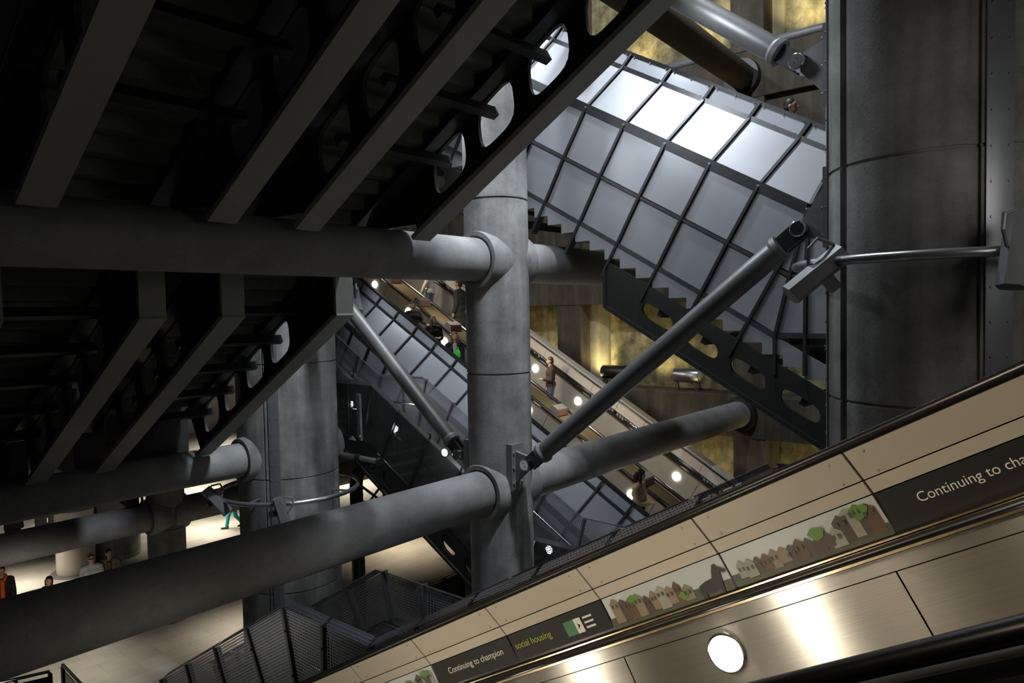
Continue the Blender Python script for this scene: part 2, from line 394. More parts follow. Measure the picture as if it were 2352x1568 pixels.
# ------------------------------------------------------------------ lamp rings round the thick columns
def floodlight(parent, p, aim, size=.62):
    aim = V(aim).normalized(); u = aim.cross(V((0, 0, 1))).normalized(); w = u.cross(aim)
    mb = MB(); pr = [(-.12, -.05), (-.09, .07), (0, .115), (.09, .07), (.12, -.05), (.06, -.09), (-.06, -.09)]
    mb.prism([p-aim*size*.5+u*a+w*b for a, b in pr], aim*size)
    h = mb.build('lamp_housing', MT['lampbody'], parent)
    MB().pipe([p+u*.02+w*.11, p-aim*.1+w*.24, p-aim*.22+w*.26, p-aim*.3+w*.12], .018, 8).build('cable_loop', MT['lampbody'], h)
    MB().box(p-w*.12-aim*.05, (.06, .05, .1), (u, aim, w)).build('clamp', MT['postd'], h)
def ring(cx, cy, R, z, label, lamps, tick=()):
    t = thing('lamp_ring', label, 'light fitting', (cx, cy, z-.05), 'lamp rings round the columns')
    MB().pipe([V((cx+R*math.cos(a), cy+R*math.sin(a), z)) for a in [2*math.pi*i/64 for i in range(64)]], .045, 12, True).build('ring_tube', MT['tube'], t)
    for a in (.4, 1.97, 3.54, 5.11):
        MB().pipe([V((cx+q*math.cos(a), cy+q*math.sin(a), z)) for q in (1.006, R)], .02, 8).build('ring_arm', MT['tube'], t)
    for a, aim, o in lamps:
        p = V((cx+(R+.12)*math.cos(a), cy+(R+.12)*math.sin(a), z+o)); floodlight(t, p, aim)
    return t
def ang_px(cx, cy, R, px, py): return theta_at(cx, cy, R, px, py)
RR = 1.32
a1 = ang_px(CX, YB, RR, 1900, 590); a2 = ang_px(CX, YB, RR, 2318, 580)
ring(CX, YB, RR, .43, 'galvanised lamp ring round the thick right column, at eye level', ((a1, (-.55, .75, -.75), -.12), (a2, (-.25, .1, -1), 0)))
a1 = ang_px(CX, YL, 1.42, 648, 1150); a2 = ang_px(CX, YL, 1.42, 508, 1110)
ring(CX, YL, 1.40, -3.52, 'galvanised lamp ring low round the stained column, below the strut', ((a1, (.2, -.15, -1), -.15), (a2, (.55, -.3, -.8), .0)))
ring(CX, YL, 1.40, .47, 'upper lamp ring of the stained column, mostly hidden by the dark escalator', ((ang_px(CX, YL, 1.42, 806, 680), (-.25, -.5, -.7), -.15),))

# ------------------------------------------------------------------ uplights and tubes on the wall ledges
def uplight(px, py, z, L, label, mat, r=.2):
    p = onX(px, py, 17.85); y = p.y
    t = thing('uplight', label, 'uplight', (17.85, y, z), 'uplights on the wall ledge')
    c = V((17.85, y, z+.42))
    MB().lathe(c-V((0, L/2, 0)), (0, 1, 0), [(0, r*.2), (0, r*.95), (.02, r), (L-.02, r), (L, r*.95), (L, r*.2)], 24).build('housing', MT[mat], t)
    for s_ in (-1, 1):
        mb = MB()
        for a in (-1, 1): mb.pipe([c+V((a*.03, s_*L*.42, -r*.8)), c+V((a*.12, s_*L*.44, -.42))], .012, 6)
        mb.build('stand', MT['black'], t)
    MB().pipe([c+V((0, -.1, -r)), c+V((-.1, -.3, -.40)), c+V((-.08, -.5, -.41))], .012, 6).build('lead', MT['black'], t)
uplight(1580, 870, -2.2, .74, 'round silver uplight on the wall ledge behind the long tie rod', 'tube')
uplight(1418, 864, -2.2, .95, 'black box shaped uplight on the wall ledge left of the tie rod', 'black')
for px, py, L, lb in ((1592, 150, 2.1, 'grey tube fitting on the top ledge, behind the brown inclined strut'), (1842, 92, 1.6, 'grey tube fitting on the top ledge, right of the upper tie rod')):
    p = onX(px, py, 17.75); t = thing('tube_light', lb, 'tube light', (17.75, p.y, 6.45), 'tube lights on the top ledge')
    MB().lathe((17.75, p.y-L/2, 6.57), (0, 1, 0), [(0, .09), (.02, .1), (L-.02, .1), (L, .09)], 20).build('tube', MT['bracket'], t)
    mb = MB()
    for q in (-.4, .4): mb.box((17.75, p.y+q*L, 6.47), (.06, .04, .03))
    mb.build('foot', MT['black'], t)
# ------------------------------------------------------------------ escalator undersides
def zig(fr, x0, x1, s0, s1, n, step=.31, up=True, th=.05):
    # stepped plate: treads level, risers upright
    c, s_ = C30, S30; mb = MB(); k = int((s1-s0)/step)
    pts = []
    for i in range(k):
        a = s0+i*step
        pts.append((a, n)); pts.append((a+step*c*c, n+(-1 if up else 1)*(-step*c*s_)*(-1)))
    # corner: horizontal tread of length step*cos30 lies at +/-30 degrees to the slope
    pts = []
    for i in range(k):
        a = s0+i*step
        pts.append((a, n))
        if up: pts.append((a+step*c*c, n-step*c*s_))
        else: pts.append((a+step*s_*s_, n-step*c*s_))
    pts.append((s0+k*step, n))
    ring = [fr(x0, a, b) for a, b in pts]+[fr(x0, a, b) for a, b in ((s0+k*step, n+th), (s0, n+th))]
    mb.prism(ring, fr(x1, 0, 0)-fr(x0, 0, 0)); return mb
def girder(mb, fr, x, s0, s1, n0, n1, mod, first, hs, hn, cn, w=.025, e=2.6):
    # web plate with a run of rounded openings between s0 and s1
    s = s0; c = first
    c -= mod*math.floor((c-mod/2-s0)/mod)
    if c-mod/2 > s0+.01: mb.fbox(fr, x-w, x+w, s0, c-mod/2, n0, n1)
    while c+mod/2 <= s1:
        mb.holed(fr, x-w, x+w, c-mod/2, c+mod/2, n0, n1, c, cn, hs, hn, e, -.42 if fr is DN else .3); s = c+mod/2; c += mod
    if s < s1: mb.fbox(fr, x-w, x+w, s, s1, n0, n1)
def yz(fr, y, z):        # slope coordinates of a point of the vertical plane
    return (C30*y-S30*z, S30*y+C30*z) if fr is DN else (C30*y+S30*z, -S30*y+C30*z)
NB = 4.22                # chord of the overhead escalators
def dark_escalator(xa, xb, label, s_top=-2.2):
    t = thing('escalator', label, 'escalator', ((xa+xb)/2, 6, 0), 'dark escalators overhead')
    sN0 = yz(DN, 6.74, .97)[0]; sN1 = yz(DN, 8.38, .08)[0]; sE = yz(DN, 12.72, -2.5)[0]
    zt = 1.17
    for x in (xa, xb):
        for j, (s0, s1) in enumerate(((s_top, sN0), (sN1, sE))):
            mb = MB(); girder(mb, DN, x, s0+(.0 if j == 0 else .42), s1-(.3 if j == 0 else 0), NB+.02, NB+.86, .88, 2.66 if j == 0 else 8.0, .31, .235, NB+.46, .025, 3.6)
            if j == 0:
                e = s1-.3; mb.prism([DN(x-.025, *q) for q in ((e, NB+.02), (s1-.02, NB+.02))]+[V((x-.025, *q)) for q in ((6.80, 1.16), (8.36, 1.16), (8.36, 1.02))]+[DN(x-.025, *q) for q in ((sN1-.35, NB+.86), (e, NB+.86))], (.05, 0, 0))
            else:
                e = s0+.42; mb.prism([DN(x-.025, *q) for q in ((e, NB+.02), (s0+.02, NB+.02), (s0-.42, NB+.75), (s0-.42, NB+.86), (e, NB+.86))], (.05, 0, 0))
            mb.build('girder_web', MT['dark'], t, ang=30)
            mb = MB(); mb.fbox(DN, x-.15, x+.15, s0, s1, NB-.03, NB+.03)
            if j == 1:   # upright flange where the girder steps down behind the strut
                p = DN(x, s0, NB); mb.box((x, p.y+.03, p.z+.45), (.15, .03, .46))
            mb.build('bottom_flange', MT['flange'], t)
        mb = MB(); mb.fbox(DN, x-.27, x+.0, s_top, sE, NB+.71, NB+.76); mb.fbox(DN, x-.27, x-.25, s_top, sE, NB+.68, NB+.76); mb.build('top_flange', MT['ribdark'], t)
    c = 2.66-.88*5
    while c < sE:
        if not (sN0-.2 < c < sN1+.5):
            mb = MB(); mb.fbox(DN, xa+.03, xb-.03, c-.045, c+.045, NB+.42, NB+.54); mb.build('cross_beam', MT['black'], t)
        c += .88
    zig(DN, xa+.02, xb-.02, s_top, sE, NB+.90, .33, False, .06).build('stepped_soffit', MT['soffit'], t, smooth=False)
    MB().box(((xa+xb)/2, 16.2, -1.9), ((xb-xa)/2+.15, 2.6, .75)).build('landing_beam', MT['dark'], t)
    mb = MB()
    mb.fbox(DN, xa-.02, xb+.02, s_top, sE, NB+1.45, NB+1.5)  # unseen plate across the top, added to block light
    for x in (xa-.05, xb+.05): mb.fbox(DN, x-.02, x+.02, s_top, sE, NB+.86, NB+2.6)
    mb.build('cladding_and_light_stop', MT['dark'], t)
    for x in (xa+.25, xb-.25):
        MB().pipe([DN(x, s_top, NB+2.75), DN(x, sE, NB+2.75)], .04, 8).build('handrail', MT['rubber'], t)
    return t
dark_escalator(4.56, 6.25, 'dark escalator underside overhead, the one reaching furthest right beside the middle column')
dark_escalator(1.99, 3.58, 'dark escalator underside overhead at the far left, its flanges widest')

# ------------------------------------------------------------------ glazed cladding shared by the climbing escalators
# across profile: bottom, middle, kink, shoulder, rim (x offset, n)
PROF = [(.02, -1.96), (.02, -1.195), (.06, -.375), (.54, .375), (.63, .61)]
def clad(t, X0, N0, stations, landing=None, mats=None, ribn=-2.5):
    mats = mats or ['panel', 'panel', 'panel', 'glass']
    st = [[UP(X0+dx, s, N0+n) for dx, n in PROF] for s in stations]
    fin = [UP(X0+.0, s, N0+ribn) for s in stations]
    if landing:
        for q in landing:
            st.insert(0, [V((X0+PROF[i][0], q[i][0], q[i][1])) for i in range(5)]); fin.insert(0, V((X0, q[0][0], q[0][1]-.5)))
    for a, b in zip(st[:-1], st[1:]):
        for i in range(4):
            p = [a[i], b[i], b[i+1], a[i+1]]; c = sum(p, V())/4
            nrm = (p[1]-p[0]).cross(p[3]-p[0]); 
            if nrm.length < 1e-4: continue
            nrm.normalize()
            if nrm.x > 0: nrm = -nrm
            q = [v+(c-v)*(.045/max(.3, (c-v).length)) for v in p]
            mb = MB(); mb.prism([v+nrm*.01 for v in q], -nrm*.03)
            mb.build('cladding_panel' if i < 3 else 'rim_panel', MT[mats[i]], t, smooth=False)
    for a, f in zip(st, fin):
        mb = MB(); side = V((0, .022, 0))
        pts = [f]+a
        back = [p+V((.09, 0, 0)) for p in pts]; front = [p-V((.05, 0, 0)) for p in pts]
        for i in range(len(pts)-1):
            d = (pts[i+1]-pts[i]); u = V((1, 0, 0)); w = d.cross(u).normalized()*.02
            if d.length < 1e-4: continue
            mb.hexa([front[i]-w, back[i]-w, front[i+1]-w, back[i+1]-w, front[i]+w, back[i]+w, front[i+1]+w, back[i+1]+w])
        mb.build('rib', MT['ribdark'], t, smooth=False)
    for i, (w, m) in enumerate(((.03, 'rail'), (.02, 'rail'), (.066, 'ribdark'), (.034, 'rail'), (.026, 'ribdark'))):
        pts = [a[i] for a in st]
        mb = MB(); nv = V((0, -.5, .866))
        for a, b in zip(pts[:-1], pts[1:]):
            u = V((1, 0, 0)); d = (b-a).normalized(); w2 = d.cross(u).normalized()*w
            mb.hexa([a-w2-u*.035, a-w2+u*.06, b-w2-u*.035, b-w2+u*.06, a+w2-u*.035, a+w2+u*.06, b+w2-u*.035, b+w2+u*.06])
        mb.build('gutter' if i == 2 else 'edge_rail', MT[m], t, smooth=False)
    return st
def rim_bolts(t, st):
    mb = MB()
    for a, b in zip(st[:-1], st[1:]):
        for f in (.1, .5, .9):
            for k in (.12, .88):
                p = (a[3]*(1-f)+b[3]*f)*(1-k)+(a[4]*(1-f)+b[4]*f)*k
                mb.lathe(p+V((-.02, 0, .0)), (-1, 0, .3), [(0, .016), (.014, .012)], 8)
    mb.build('bolts', MT['chrome'], t)['kind'] = 'stuff'

# upper glazed escalator
XG = 9.25
t = thing('escalator', 'grey panelled escalator at upper right, climbing away behind the middle column', 'escalator', (10.1, 5, 0), 'escalators climbing away')
land = [[(3.30, -.36), (3.11, .41), (2.90, 1.23), (2.66, 1.98), (2.58, 2.21)]]
land += [[(2.92, -.36), (2.91, .41), (2.88, 1.23), (2.45, 1.98), (2.3, 2.21)]]
land += [[(y, -.36), (y, .41), (y, 1.23), (y, 1.98), (y, 2.21)] for y in (2.32,)]
stU = clad(t, XG, 0, [3.08+.775*i for i in range(15)], land); rim_bolts(t, stU)
sE0 = yz(UP, 5.85, .07)[0]; sE1 = yz(UP, 7.46, 1.18)[0]; NC = -2.87
for x in (XG,):
    mb = MB(); girder(mb, UP, x, .2, sE0-.05, NC+.02, NC+.62, .775, 4.28, .28, .105, NC+.30, .025, 3.6)
    mb.prism([UP(x-.025, *q) for q in ((sE0-.05, NC+.02), (sE0, NC+.02), (sE0+.28, NC+.45), (sE0+.28, NC+.62), (sE0-.05, NC+.62))], (.05, 0, 0))
    mb.build('girder_web', MT['dark'], t, ang=30)
    mb = MB(); mb.fbox(UP, x-.05 if x < 10 else x-.13, x+.13, .2, sE0, NC-.03, NC+.03); p = UP(x, sE0, NC); mb.box((x+.05, p.y+.02, p.z+.27), (.1, .025, .28)); mb.build('bottom_flange', MT['dark'], t)
    mb = MB(); girder(mb, UP, x, sE1+.2, 13.5, NC+.02, NC+.62, .775, 9.5, .27, .17, NC+.34); mb.build('girder_web', MT['dark'], t, ang=30)
    mb = MB(); mb.fbox(UP, x-.05, x+.1, sE1, 13.5, NC-.03, NC+.03); mb.build('bottom_flange', MT['dark'], t)
zig(UP, XG+.03, XG+1.58, .3, 13.6, -2.12, .31, True, .06).build('stepped_soffit', MT['soffit'], t, smooth=False)
fm = zig(UP, XG-.005, XG+.02, .3, 13.6, -2.12, .31, True, .16); fm.build('stepped_fascia', MT['panel'], t, smooth=False)
c = 4.28-.775*4
while c < 13:
    if not (sE0-.3 < c < sE1+.3):
        MB().fbox(UP, XG+.03, XG+1.57, c-.04, c+.04, NC+.3, NC+.42).build('cross_beam', MT['dark'], t)
    c += .775
MB().fbox(UP, XG+.66, XG+1.5, 3.0, 13.6, -.73, -.68).build('step_band', MT['step'], t)
for x in (XG+.68, XG+1.5): MB().pipe([UP(x, 3.0, .52), UP(x, 13.6, .52)], .04, 10).build('handrail', MT['rubber'], t)
mb = MB(); mb.fbox(UP, XG+1.55, XG+1.6, 3.0, 13.6, -1.9, .5); mb.box((XG+1.575, 1.2, 1.0), (.025, 1.7, 1.15)); mb.build('far_balustrade', MT['steelfar'], t)
mb = MB(); mb.box((XG+.85, 1.2, .75), (.75, 1.9, .04)); mb.build('landing_floor', MT['step'], t)
MB().box((XG+.85, 1.4, -.42), (.75, 1.75, .06)).build('landing_soffit', MT['soffit'], t)

# ------------------------------------------------------------------ lower bank: two lanes seen over their grey cladding
XL, NL = XG+2.1, -7.4
SL = [12.75-.777*k for k in range(-7, 14)]
tA_ = thing('escalator', 'lower escalator behind the grey panels, nearest lane, with riders going down', 'escalator', (12.4, 8, -4), 'escalators climbing away')
stL = clad(tA_, XL, NL, SL[::-1])
smin, smax = SL[-1], SL[0]
XA, XB, XM = 13.3, 15.4, 13.95
mb = MB(); girder(mb, UP, XL, smin, smax, NL+NC, NL+NC+.62, .775, 4.2, .27, .17, NL+NC+.34); mb.build('girder_web', MT['dark'], tA_, ang=30)
zig(UP, XL+.03, XA+.4, smin, smax, NL-2.12, .31, True, .06).build('stepped_soffit', MT['soffit'], tA_, smooth=False)
NS = -7.93
def lane(t, x0, x1, lamps=True, near=True):
    zig(UP, x0+.02, x1-.02, smin, smax, NS, .46, True, -.32).build('steps', MT['step'], t, smooth=False)
    for x in ((x0+.02, x1-.0)): 
        MB().pipe([UP(x, smin, NS+.88), UP(x, smax, NS+.88)], .045, 10).build('handrail', MT['rubber'], t)
    n = 0
    s = smin
    while s < smax:
        mb = MB(); mb.fbox(UP, x1-.005, x1+.02, s+.004, min(smax, s+1.62), NS-.1, NS+.82); mb.build('balustrade_panel', MT['steelfar'], t); s += 1.63
    mb = MB(); mb.fbox(UP, x0-.02, x0+.005, smin, smax, NS-.1, NS+.82); mb.build('near_balustrade', MT['steelfar'], t)
    mb = MB(); mb.fbox(UP, x1-.02, x1+.0, smin, smax, NS+.79, NS+.83); mb.build('glint_trim', MT['glint'], t)  # gold reflection beside the handrail, put in as a metal strip
    for k in range(-1, 8):
        sl = 14.61-1.632*k
        if smin < sl < smax:
            lp = MB().lathe(UP(x1-.006, sl, NS+.55), (-1, 0, 0), [(0, .1), (.015, .1)], 24).build('round_lamp', MT['lampw'], t)
lane(tA_, 12.08, XA)
mb = MB(); mb.fbox(UP, XA+.02, XM-.03, smin, smax, NS+.78, NS+.84); mb.build('median_deck', MT['median'], tA_)
tB_ = thing('escalator', 'further lower escalator beside the pale panelled balustrade, behind the bronze deck', 'escalator', (14.7, 8, -4), 'escalators climbing away')
lane(tB_, XM, XB)
mb = MB(); mb.fbox(UP, XA+.45, XB+.3, smin, smax, NL-2.2, NL-2.1); mb.build('soffit', MT['soffit'], tB_)
s = smin; i = 0
while s < smax:
    e = s+.85
    mb = MB(); mb.prism([UP(XB-.02, s, NS+.91), UP(XB-.15, s, NS+1.04), UP(XB-.15, e, NS+1.04), UP(XB-.02, e, NS+.91)], (.05, 0, 0)); mb.build('advert_panel', MT['adblack'], tB_)
    mb = MB(); mb.prism([UP(XB-.15, s, NS+1.05), UP(XB-.17, s, NS+1.30), UP(XB-.17, e, NS+1.30), UP(XB-.15, e, NS+1.05)], (.05, 0, 0)); mb.build('deck_panel', MT['creamw'], tB_)
    if i % 4 in (0, 1):
        ap = MB(); rnd = random.Random(i)
        for q in range(9):
            a = s+.04+q*.085; h = .03+.07*rnd.random()
            ap.prism([UP(XB-.155, a, NS+1.035-.0), UP(XB-.155, a+.06, NS+1.035), UP(XB-.155+.04, a+.06, NS+1.035-h), UP(XB-.155+.04, a, NS+1.035-h)], (-.012, 0, 0))
        ap.build('advert_picture', MT['panel'], tB_)
    s += .86; i += 1
MB().pipe([UP(XB-.17, smin, NS+1.31), UP(XB-.17, smax, NS+1.31)], .02, 8).build('top_edge', MT['rubber'], tB_)
mb = MB(); mb.fbox(UP, XB+.05, XB+.3, smin, smax, NL-2.1, NS+1.29); mb.build('outer_cladding', MT['creamw'], tB_)
# wedge boxes on the bronze deck
for (px, py), lb in zip(((916, 645), (980, 697), (1050, 753), (1288, 944), (1487, 1100)),
    ('grey wedge box on the bronze deck, topmost, above the rider with headphones', 'grey wedge box on the bronze deck just right of the rider with headphones',
     'grey wedge box on the bronze deck above the woman with the green bag', 'grey wedge box on the bronze deck between middle column and long tie rod',
     'grey wedge box on the bronze deck beside the rider in the beige coat')):
    d = ray(px, py); n0 = NS+.845; k_ = (n0)/(-S30*d.y+C30*d.z); p = d*k_
    s_ = C30*p.y+S30*p.z; xx = 13.63
    t = thing('wedge_box', lb, 'sign box', UP(xx, s_, n0), 'wedge boxes on the bronze deck')
    mb = MB(); mb.prism([UP(xx-.2, s_-.16, n0), UP(xx-.2, s_+.16, n0), UP(xx-.2, s_+.10, n0+.15), UP(xx-.2, s_-.08, n0+.15)], (.4, 0, 0)); mb.build('housing', MT['lampbody'], t)
    mb = MB(); mb.prism([UP(xx-.17, s_-.165, n0+.02), UP(xx-.17, s_-.095, n0+.13), UP(xx+.17, s_-.095, n0+.13), UP(xx+.17, s_-.165, n0+.02)], UP(0, -.01, 0)-V((0, 0, 0))); mb.build('face_plate', plain('red sign face', (.12, .06, .05), .5), t)
# ------------------------------------------------------------------ the escalator beside the photographer
tN = thing('escalator', 'near escalator with cream panels, advert strip and shining steel side, lower right', 'escalator', (2.8, 2, -3))
S0, S1 = -1.1, 8.6
XC = 3.40; JN = .854; JS = 1.122
js = [JS+JN*k for k in range(-3, 9)]
for a, b in zip(js[:-1], js[1:]):
    e = .006
    MB().hexa([DN(*q) for q in ((XC, a+e, -.118), (XC+.03, a+e, -.118), (XC, b-e, -.118), (XC+.03, b-e, -.118), (XC, a+e, -.092), (XC+.03, a+e, -.092), (XC, b-e, -.092), (XC+.03, b-e, -.092))]).build('panel_cap', MT['rubber'], tN, smooth=False)
    mb = MB(); mb.prism([DN(XC, a+e, -.118), DN(XC, b-e, -.118), DN(XC+.062, b-e, -.262), DN(XC+.062, a+e, -.262)], (.02, 0, 0)); pn = mb.build('deck_panel', MT['cream'], tN, smooth=False)
    for q in (.1, .9):
        for n_ in (-.140, -.242): MB().lathe(DN(XC+(-.118-n_)/.144*.062-.001, a+(b-a)*q, n_), (-1, 0, 0), [(-.002, .007), (.002, .006)], 10).build('screw', MT['screw'], pn)
    mb = MB(); mb.prism([DN(XC+.063, a+e, -.268), DN(XC+.063, b-e, -.268), DN(XC+.085, b-e, -.332), DN(XC+.085, a+e, -.332)], (.02, 0, 0)); mb.build('lower_deck_strip', MT['cream'], tN, smooth=False)
mb = MB(); mb.fbox(DN, XC+.105, XC+.125, js[0], js[-1], -.6, -.1); mb.build('deck_backing', MT['rubber'], tN)
MB().pipe([DN(XC+.012, js[0], -.092), DN(XC+.012, js[-1], -.092)], .024, 12).build('top_edge', MT['rubber'], tN)
# advert strip
SKY = plain('advert pale sky', (.40, .43, .42), .4, 0, .1, 3); HSE = [plain('advert house %d' % i, c, .5) for i, c in enumerate(((.10, .06, .03), (.20, .16, .10), (.07, .05, .035), (.26, .25, .20)))]
GRN = plain('advert tree', (.10, .20, .03), .5); FLD = plain('advert field', (.06, .065, .045), .5); HRS = plain('advert dark horse', (.02, .02, .022), .5)
TXW = plain('advert white', (.62, .60, .54), .5, 0, 0); TXG = plain('advert yellow green', (.30, .36, .03), .5, 0, 0); LGG = plain('advert green box', (.04, .16, .07), .5, 0, 0)
XD = XC+.088
def adx(n): return XD+(-.34-n)*.10
def plate(mb, poly, off=.0):
    mb.prism([DN(adx(n)-off-.001, s, n) for s, n in poly], (-.0015, 0, 0))
def text(s_left, n_base, width, body, mat, parent, off=.003):
    cu = bpy.data.curves.new('t', 'FONT'); cu.body = body; cu.size = 1; cu.extrude = .004
    ob = bpy.data.objects.new('t', cu); COL.objects.link(ob); bpy.context.view_layer.update()
    me = bpy.data.meshes.new_from_object(ob.evaluated_get(bpy.context.evaluated_depsgraph_get()))
    w = max(v.co.x for v in me.vertices); k_ = width/w; base = WB[parent.name]
    for v in me.vertices:
        n = n_base+v.co.y*k_; v.co = DN(adx(n)-off-v.co.z*.1, s_left-v.co.x*k_, n)-base
    bpy.data.objects.remove(ob); bpy.data.curves.remove(cu)
    return finish('lettering', me, mat, parent, base, False)
kinds = {-3: 'p2', -2: 'p1', -1: 't2', 0: 't1', 1: 'p2', 2: 'p1', 3: 't2', 4: 't1', 5: 'p2', 6: 'p1', 7: 't2', 8: 't1'}
for kk in range(-2, 8):
    b = JS+JN*kk; a = b-JN          # between joints, b is the far (left) end
    kd = kinds.get(kk)
    mb = MB(); mb.prism([DN(adx(-.338), a+.006, -.338), DN(adx(-.338), b-.006, -.338), DN(adx(-.528), b-.006, -.528), DN(adx(-.528), a+.006, -.528)], (.012, 0, 0))
    ad = mb.build('advert_panel', SKY if kd[0] == 'p' else MT['adblack'], tN, smooth=False)
    if kd == 't1': text(b-.155, -.437, .60, 'Continuing to champion', TXW, ad)
    if kd == 't2':
        text(b-.03, -.437, .34, 'social housing', TXG, ad)
        mb = MB(); plate(mb, [(b-.50, -.385), (b-.585, -.385), (b-.585, -.475), (b-.50, -.475)], .002); mb.build('logo_box', LGG, ad)
        mb = MB(); plate(mb, [(b-.587, -.385), (b-.645, -.385), (b-.645, -.475), (b-.587, -.475)], .002); mb.build('logo_box', TXW, ad)
        mb = MB(); plate(mb, [(b-.605, -.415), (b-.628, -.43), (b-.61, -.445), (b-.602, -.45), (b-.612, -.43)], .004); mb.build('logo_mark', MT['adblack'], ad)
        for i in range(3):
            mb = MB(); plate(mb, [(b-.665, -.39-.03*i), (b-.74, -.39-.03*i), (b-.74, -.402-.03*i), (b-.665, -.402-.03*i)], .002); mb.build('small_print', TXW, ad)
    if kd[0] == 'p':
        rnd = random.Random(5+kk)
        mb = MB(); plate(mb, [(a+.007, -.47), (a+.2, -.462), (b-.3, -.468), (b-.007, -.46), (b-.007, -.527), (a+.007, -.527)], .001); mb.build('picture_ground', FLD, ad)
        n_ = 14 if kd == 'p1' else 16
        for i in range(n_):
            c = a+.06+(b-a-.14)*i/(n_-1); w = .024+.016*rnd.random(); 
            if kd == 'p1' and c < a+.24: continue
            big = (kd == 'p1' and i > 4); h = (.05+.05*rnd.random()) if big else (.03+.03*rnd.random())
            if kd == 'p2' and i < 4: h = .08+.03*rnd.random()
            g = -.485+.02*rnd.random(); hi = min(-.345, g+h+.028)
            mb = MB(); plate(mb, [(c-w, g-.02), (c-w, min(hi-.012, g+h)), (c, hi), (c+w, min(hi-.012, g+h)), (c+w, g-.02)], .002+.0004*i); ho = mb.build('picture_house', HSE[rnd.randrange(4)], ad); top_ = min(hi-.012, g+h)
            if top_-g > .035:
                mb = MB()
                for wx in (-.45, .45): plate(mb, [(c+w*(wx-.2), top_-.028), (c+w*(wx+.2), top_-.028), (c+w*(wx+.2), top_-.008), (c+w*(wx-.2), top_-.008)], .0105)
                mb.build('picture_windows', FLD, ho)
        for cs_, cn_, rr in (((a+.10, -.385, .045), (a+.33, -.41, .04)) if kd == 'p2' else ((b-.22, -.40, .035), (a+.31, -.47, .03))):
            mb = MB(); plate(mb, [(cs_+rr*math.cos(q)*(1+.2*math.sin(3*q)), max(-.52, cn_+rr*.75*math.sin(q)*(1+.15*math.cos(5*q)))) for q in [2*math.pi*j/18 for j in range(18)]], .007); mb.build('picture_tree', GRN, ad)
        if kd == 'p1':
            H = [(-.055, -.05), (-.045, -.10), (-.035, -.05), (.0, -.055), (.035, -.05), (.04, -.11), (.055, -.10), (.06, -.03), (.055, .0), (.02, .015), (-.02, .02), (-.035, .06), (-.05, .09), (-.062, .092), (-.066, .075), (-.10, .045), (-.095, .03), (-.068, .04), (-.06, -.01)]
            mb = MB(); plate(mb, [(a+.13+x*1.25, -.455+y*.9) for x, y in H], .008); mb.build('picture_horse', HRS, ad)
# handrail, trims, steel side
def sweep(x, n, rx, rn, s0, s1): return MB().loft([[DN(x+rx*math.cos(q), s, n+rn*math.sin(q)) for q in [2*math.pi*j/20 for j in range(20)]] for s in (s0, s1)])
sweep(3.475, -.562, .045, .021, S0, S1).build('handrail', MT['rubber'], tN)
for n_, w in ((-.534, .004), (-.589, .006)):
    MB().fbox(DN, 3.462, 3.50, S0, S1, n_-w, n_+w).build('glint_trim', MT['glint'], tN)  # strips standing in for gold reflections along the handrail edges
MB().fbox(DN, 3.475, 3.50, S0, S1, -.668, -.600).build('steel_cap', MT['steel'], tN)
SJ = [-1.1]+[1.205+1.632*k for k in range(-1, 5)]+[S1]
for a, b in zip(SJ[:-1], SJ[1:]):
    if b-a > .05: MB().fbox(DN, 3.48, 3.50, a+.004, b-.004, -1.42, -.674).build('balustrade_panel', MT['steel'], tN)
def round_lamp(x, s, n, dirx, r, parent, mat='lampw'):
    lp = MB().lathe(DN(x, s, n), (dirx, 0, 0), [(-.01, r*1.14), (.008, r*1.14), (.012, r*1.05)], 32).build('lamp_bezel', MT['chrome'], parent)
    MB().lathe(DN(x+dirx*.010, s, n), (dirx, 0, 0), [(0, r), (.006, r), (.012, r*.9)], 32).build('round_lamp', MT[mat], lp)
pl = onX(1668, 1500, 3.47); sl, nl = yz(DN, pl.y, pl.z)
for k in range(-1, 4): round_lamp(3.478, sl+1.632*k, nl, -1, .092, tN)
# near edge of the same lane
sweep(2.0, -.585, .045, .03, S0, S1).build('handrail', MT['rubber'], tN)
MB().fbox(DN, 1.95, 2.05, S0, S1, -.64, -.625).build('glint_trim', MT['ribdark'], tN)  # trim on the unlit edge, its shade put into the finish
MB().fbox(DN, 2.02, 2.05, S0, S1, -1.42, -.645).build('near_balustrade', MT['steel'], tN)
for k in range(0, 3): round_lamp(2.052, 2.36+2.04*k, nl, 1, .092, tN, 'lampn')
MB().fbox(DN, 1.2, 1.93, S0, S1, -.70, -.655).build('median_deck', MT['postd'], tN)  # dark finish in place of bronze: the unlit deck put into colour
zig(DN, 2.06, 3.47, S0, S1, -1.38, .46, False, -.3).build('steps', MT['step'], tN, smooth=False)
mb = MB(); mb.fbox(DN, XC+.12, XC+.15, S0, S1, -2.3, -.11); mb.build('outer_cladding', MT['dark'], tN)
mb = MB(); mb.fbox(DN, 1.2, XC+.12, S0, S1, -2.3, -2.2); mb.build('soffit', MT['soffit'], tN)

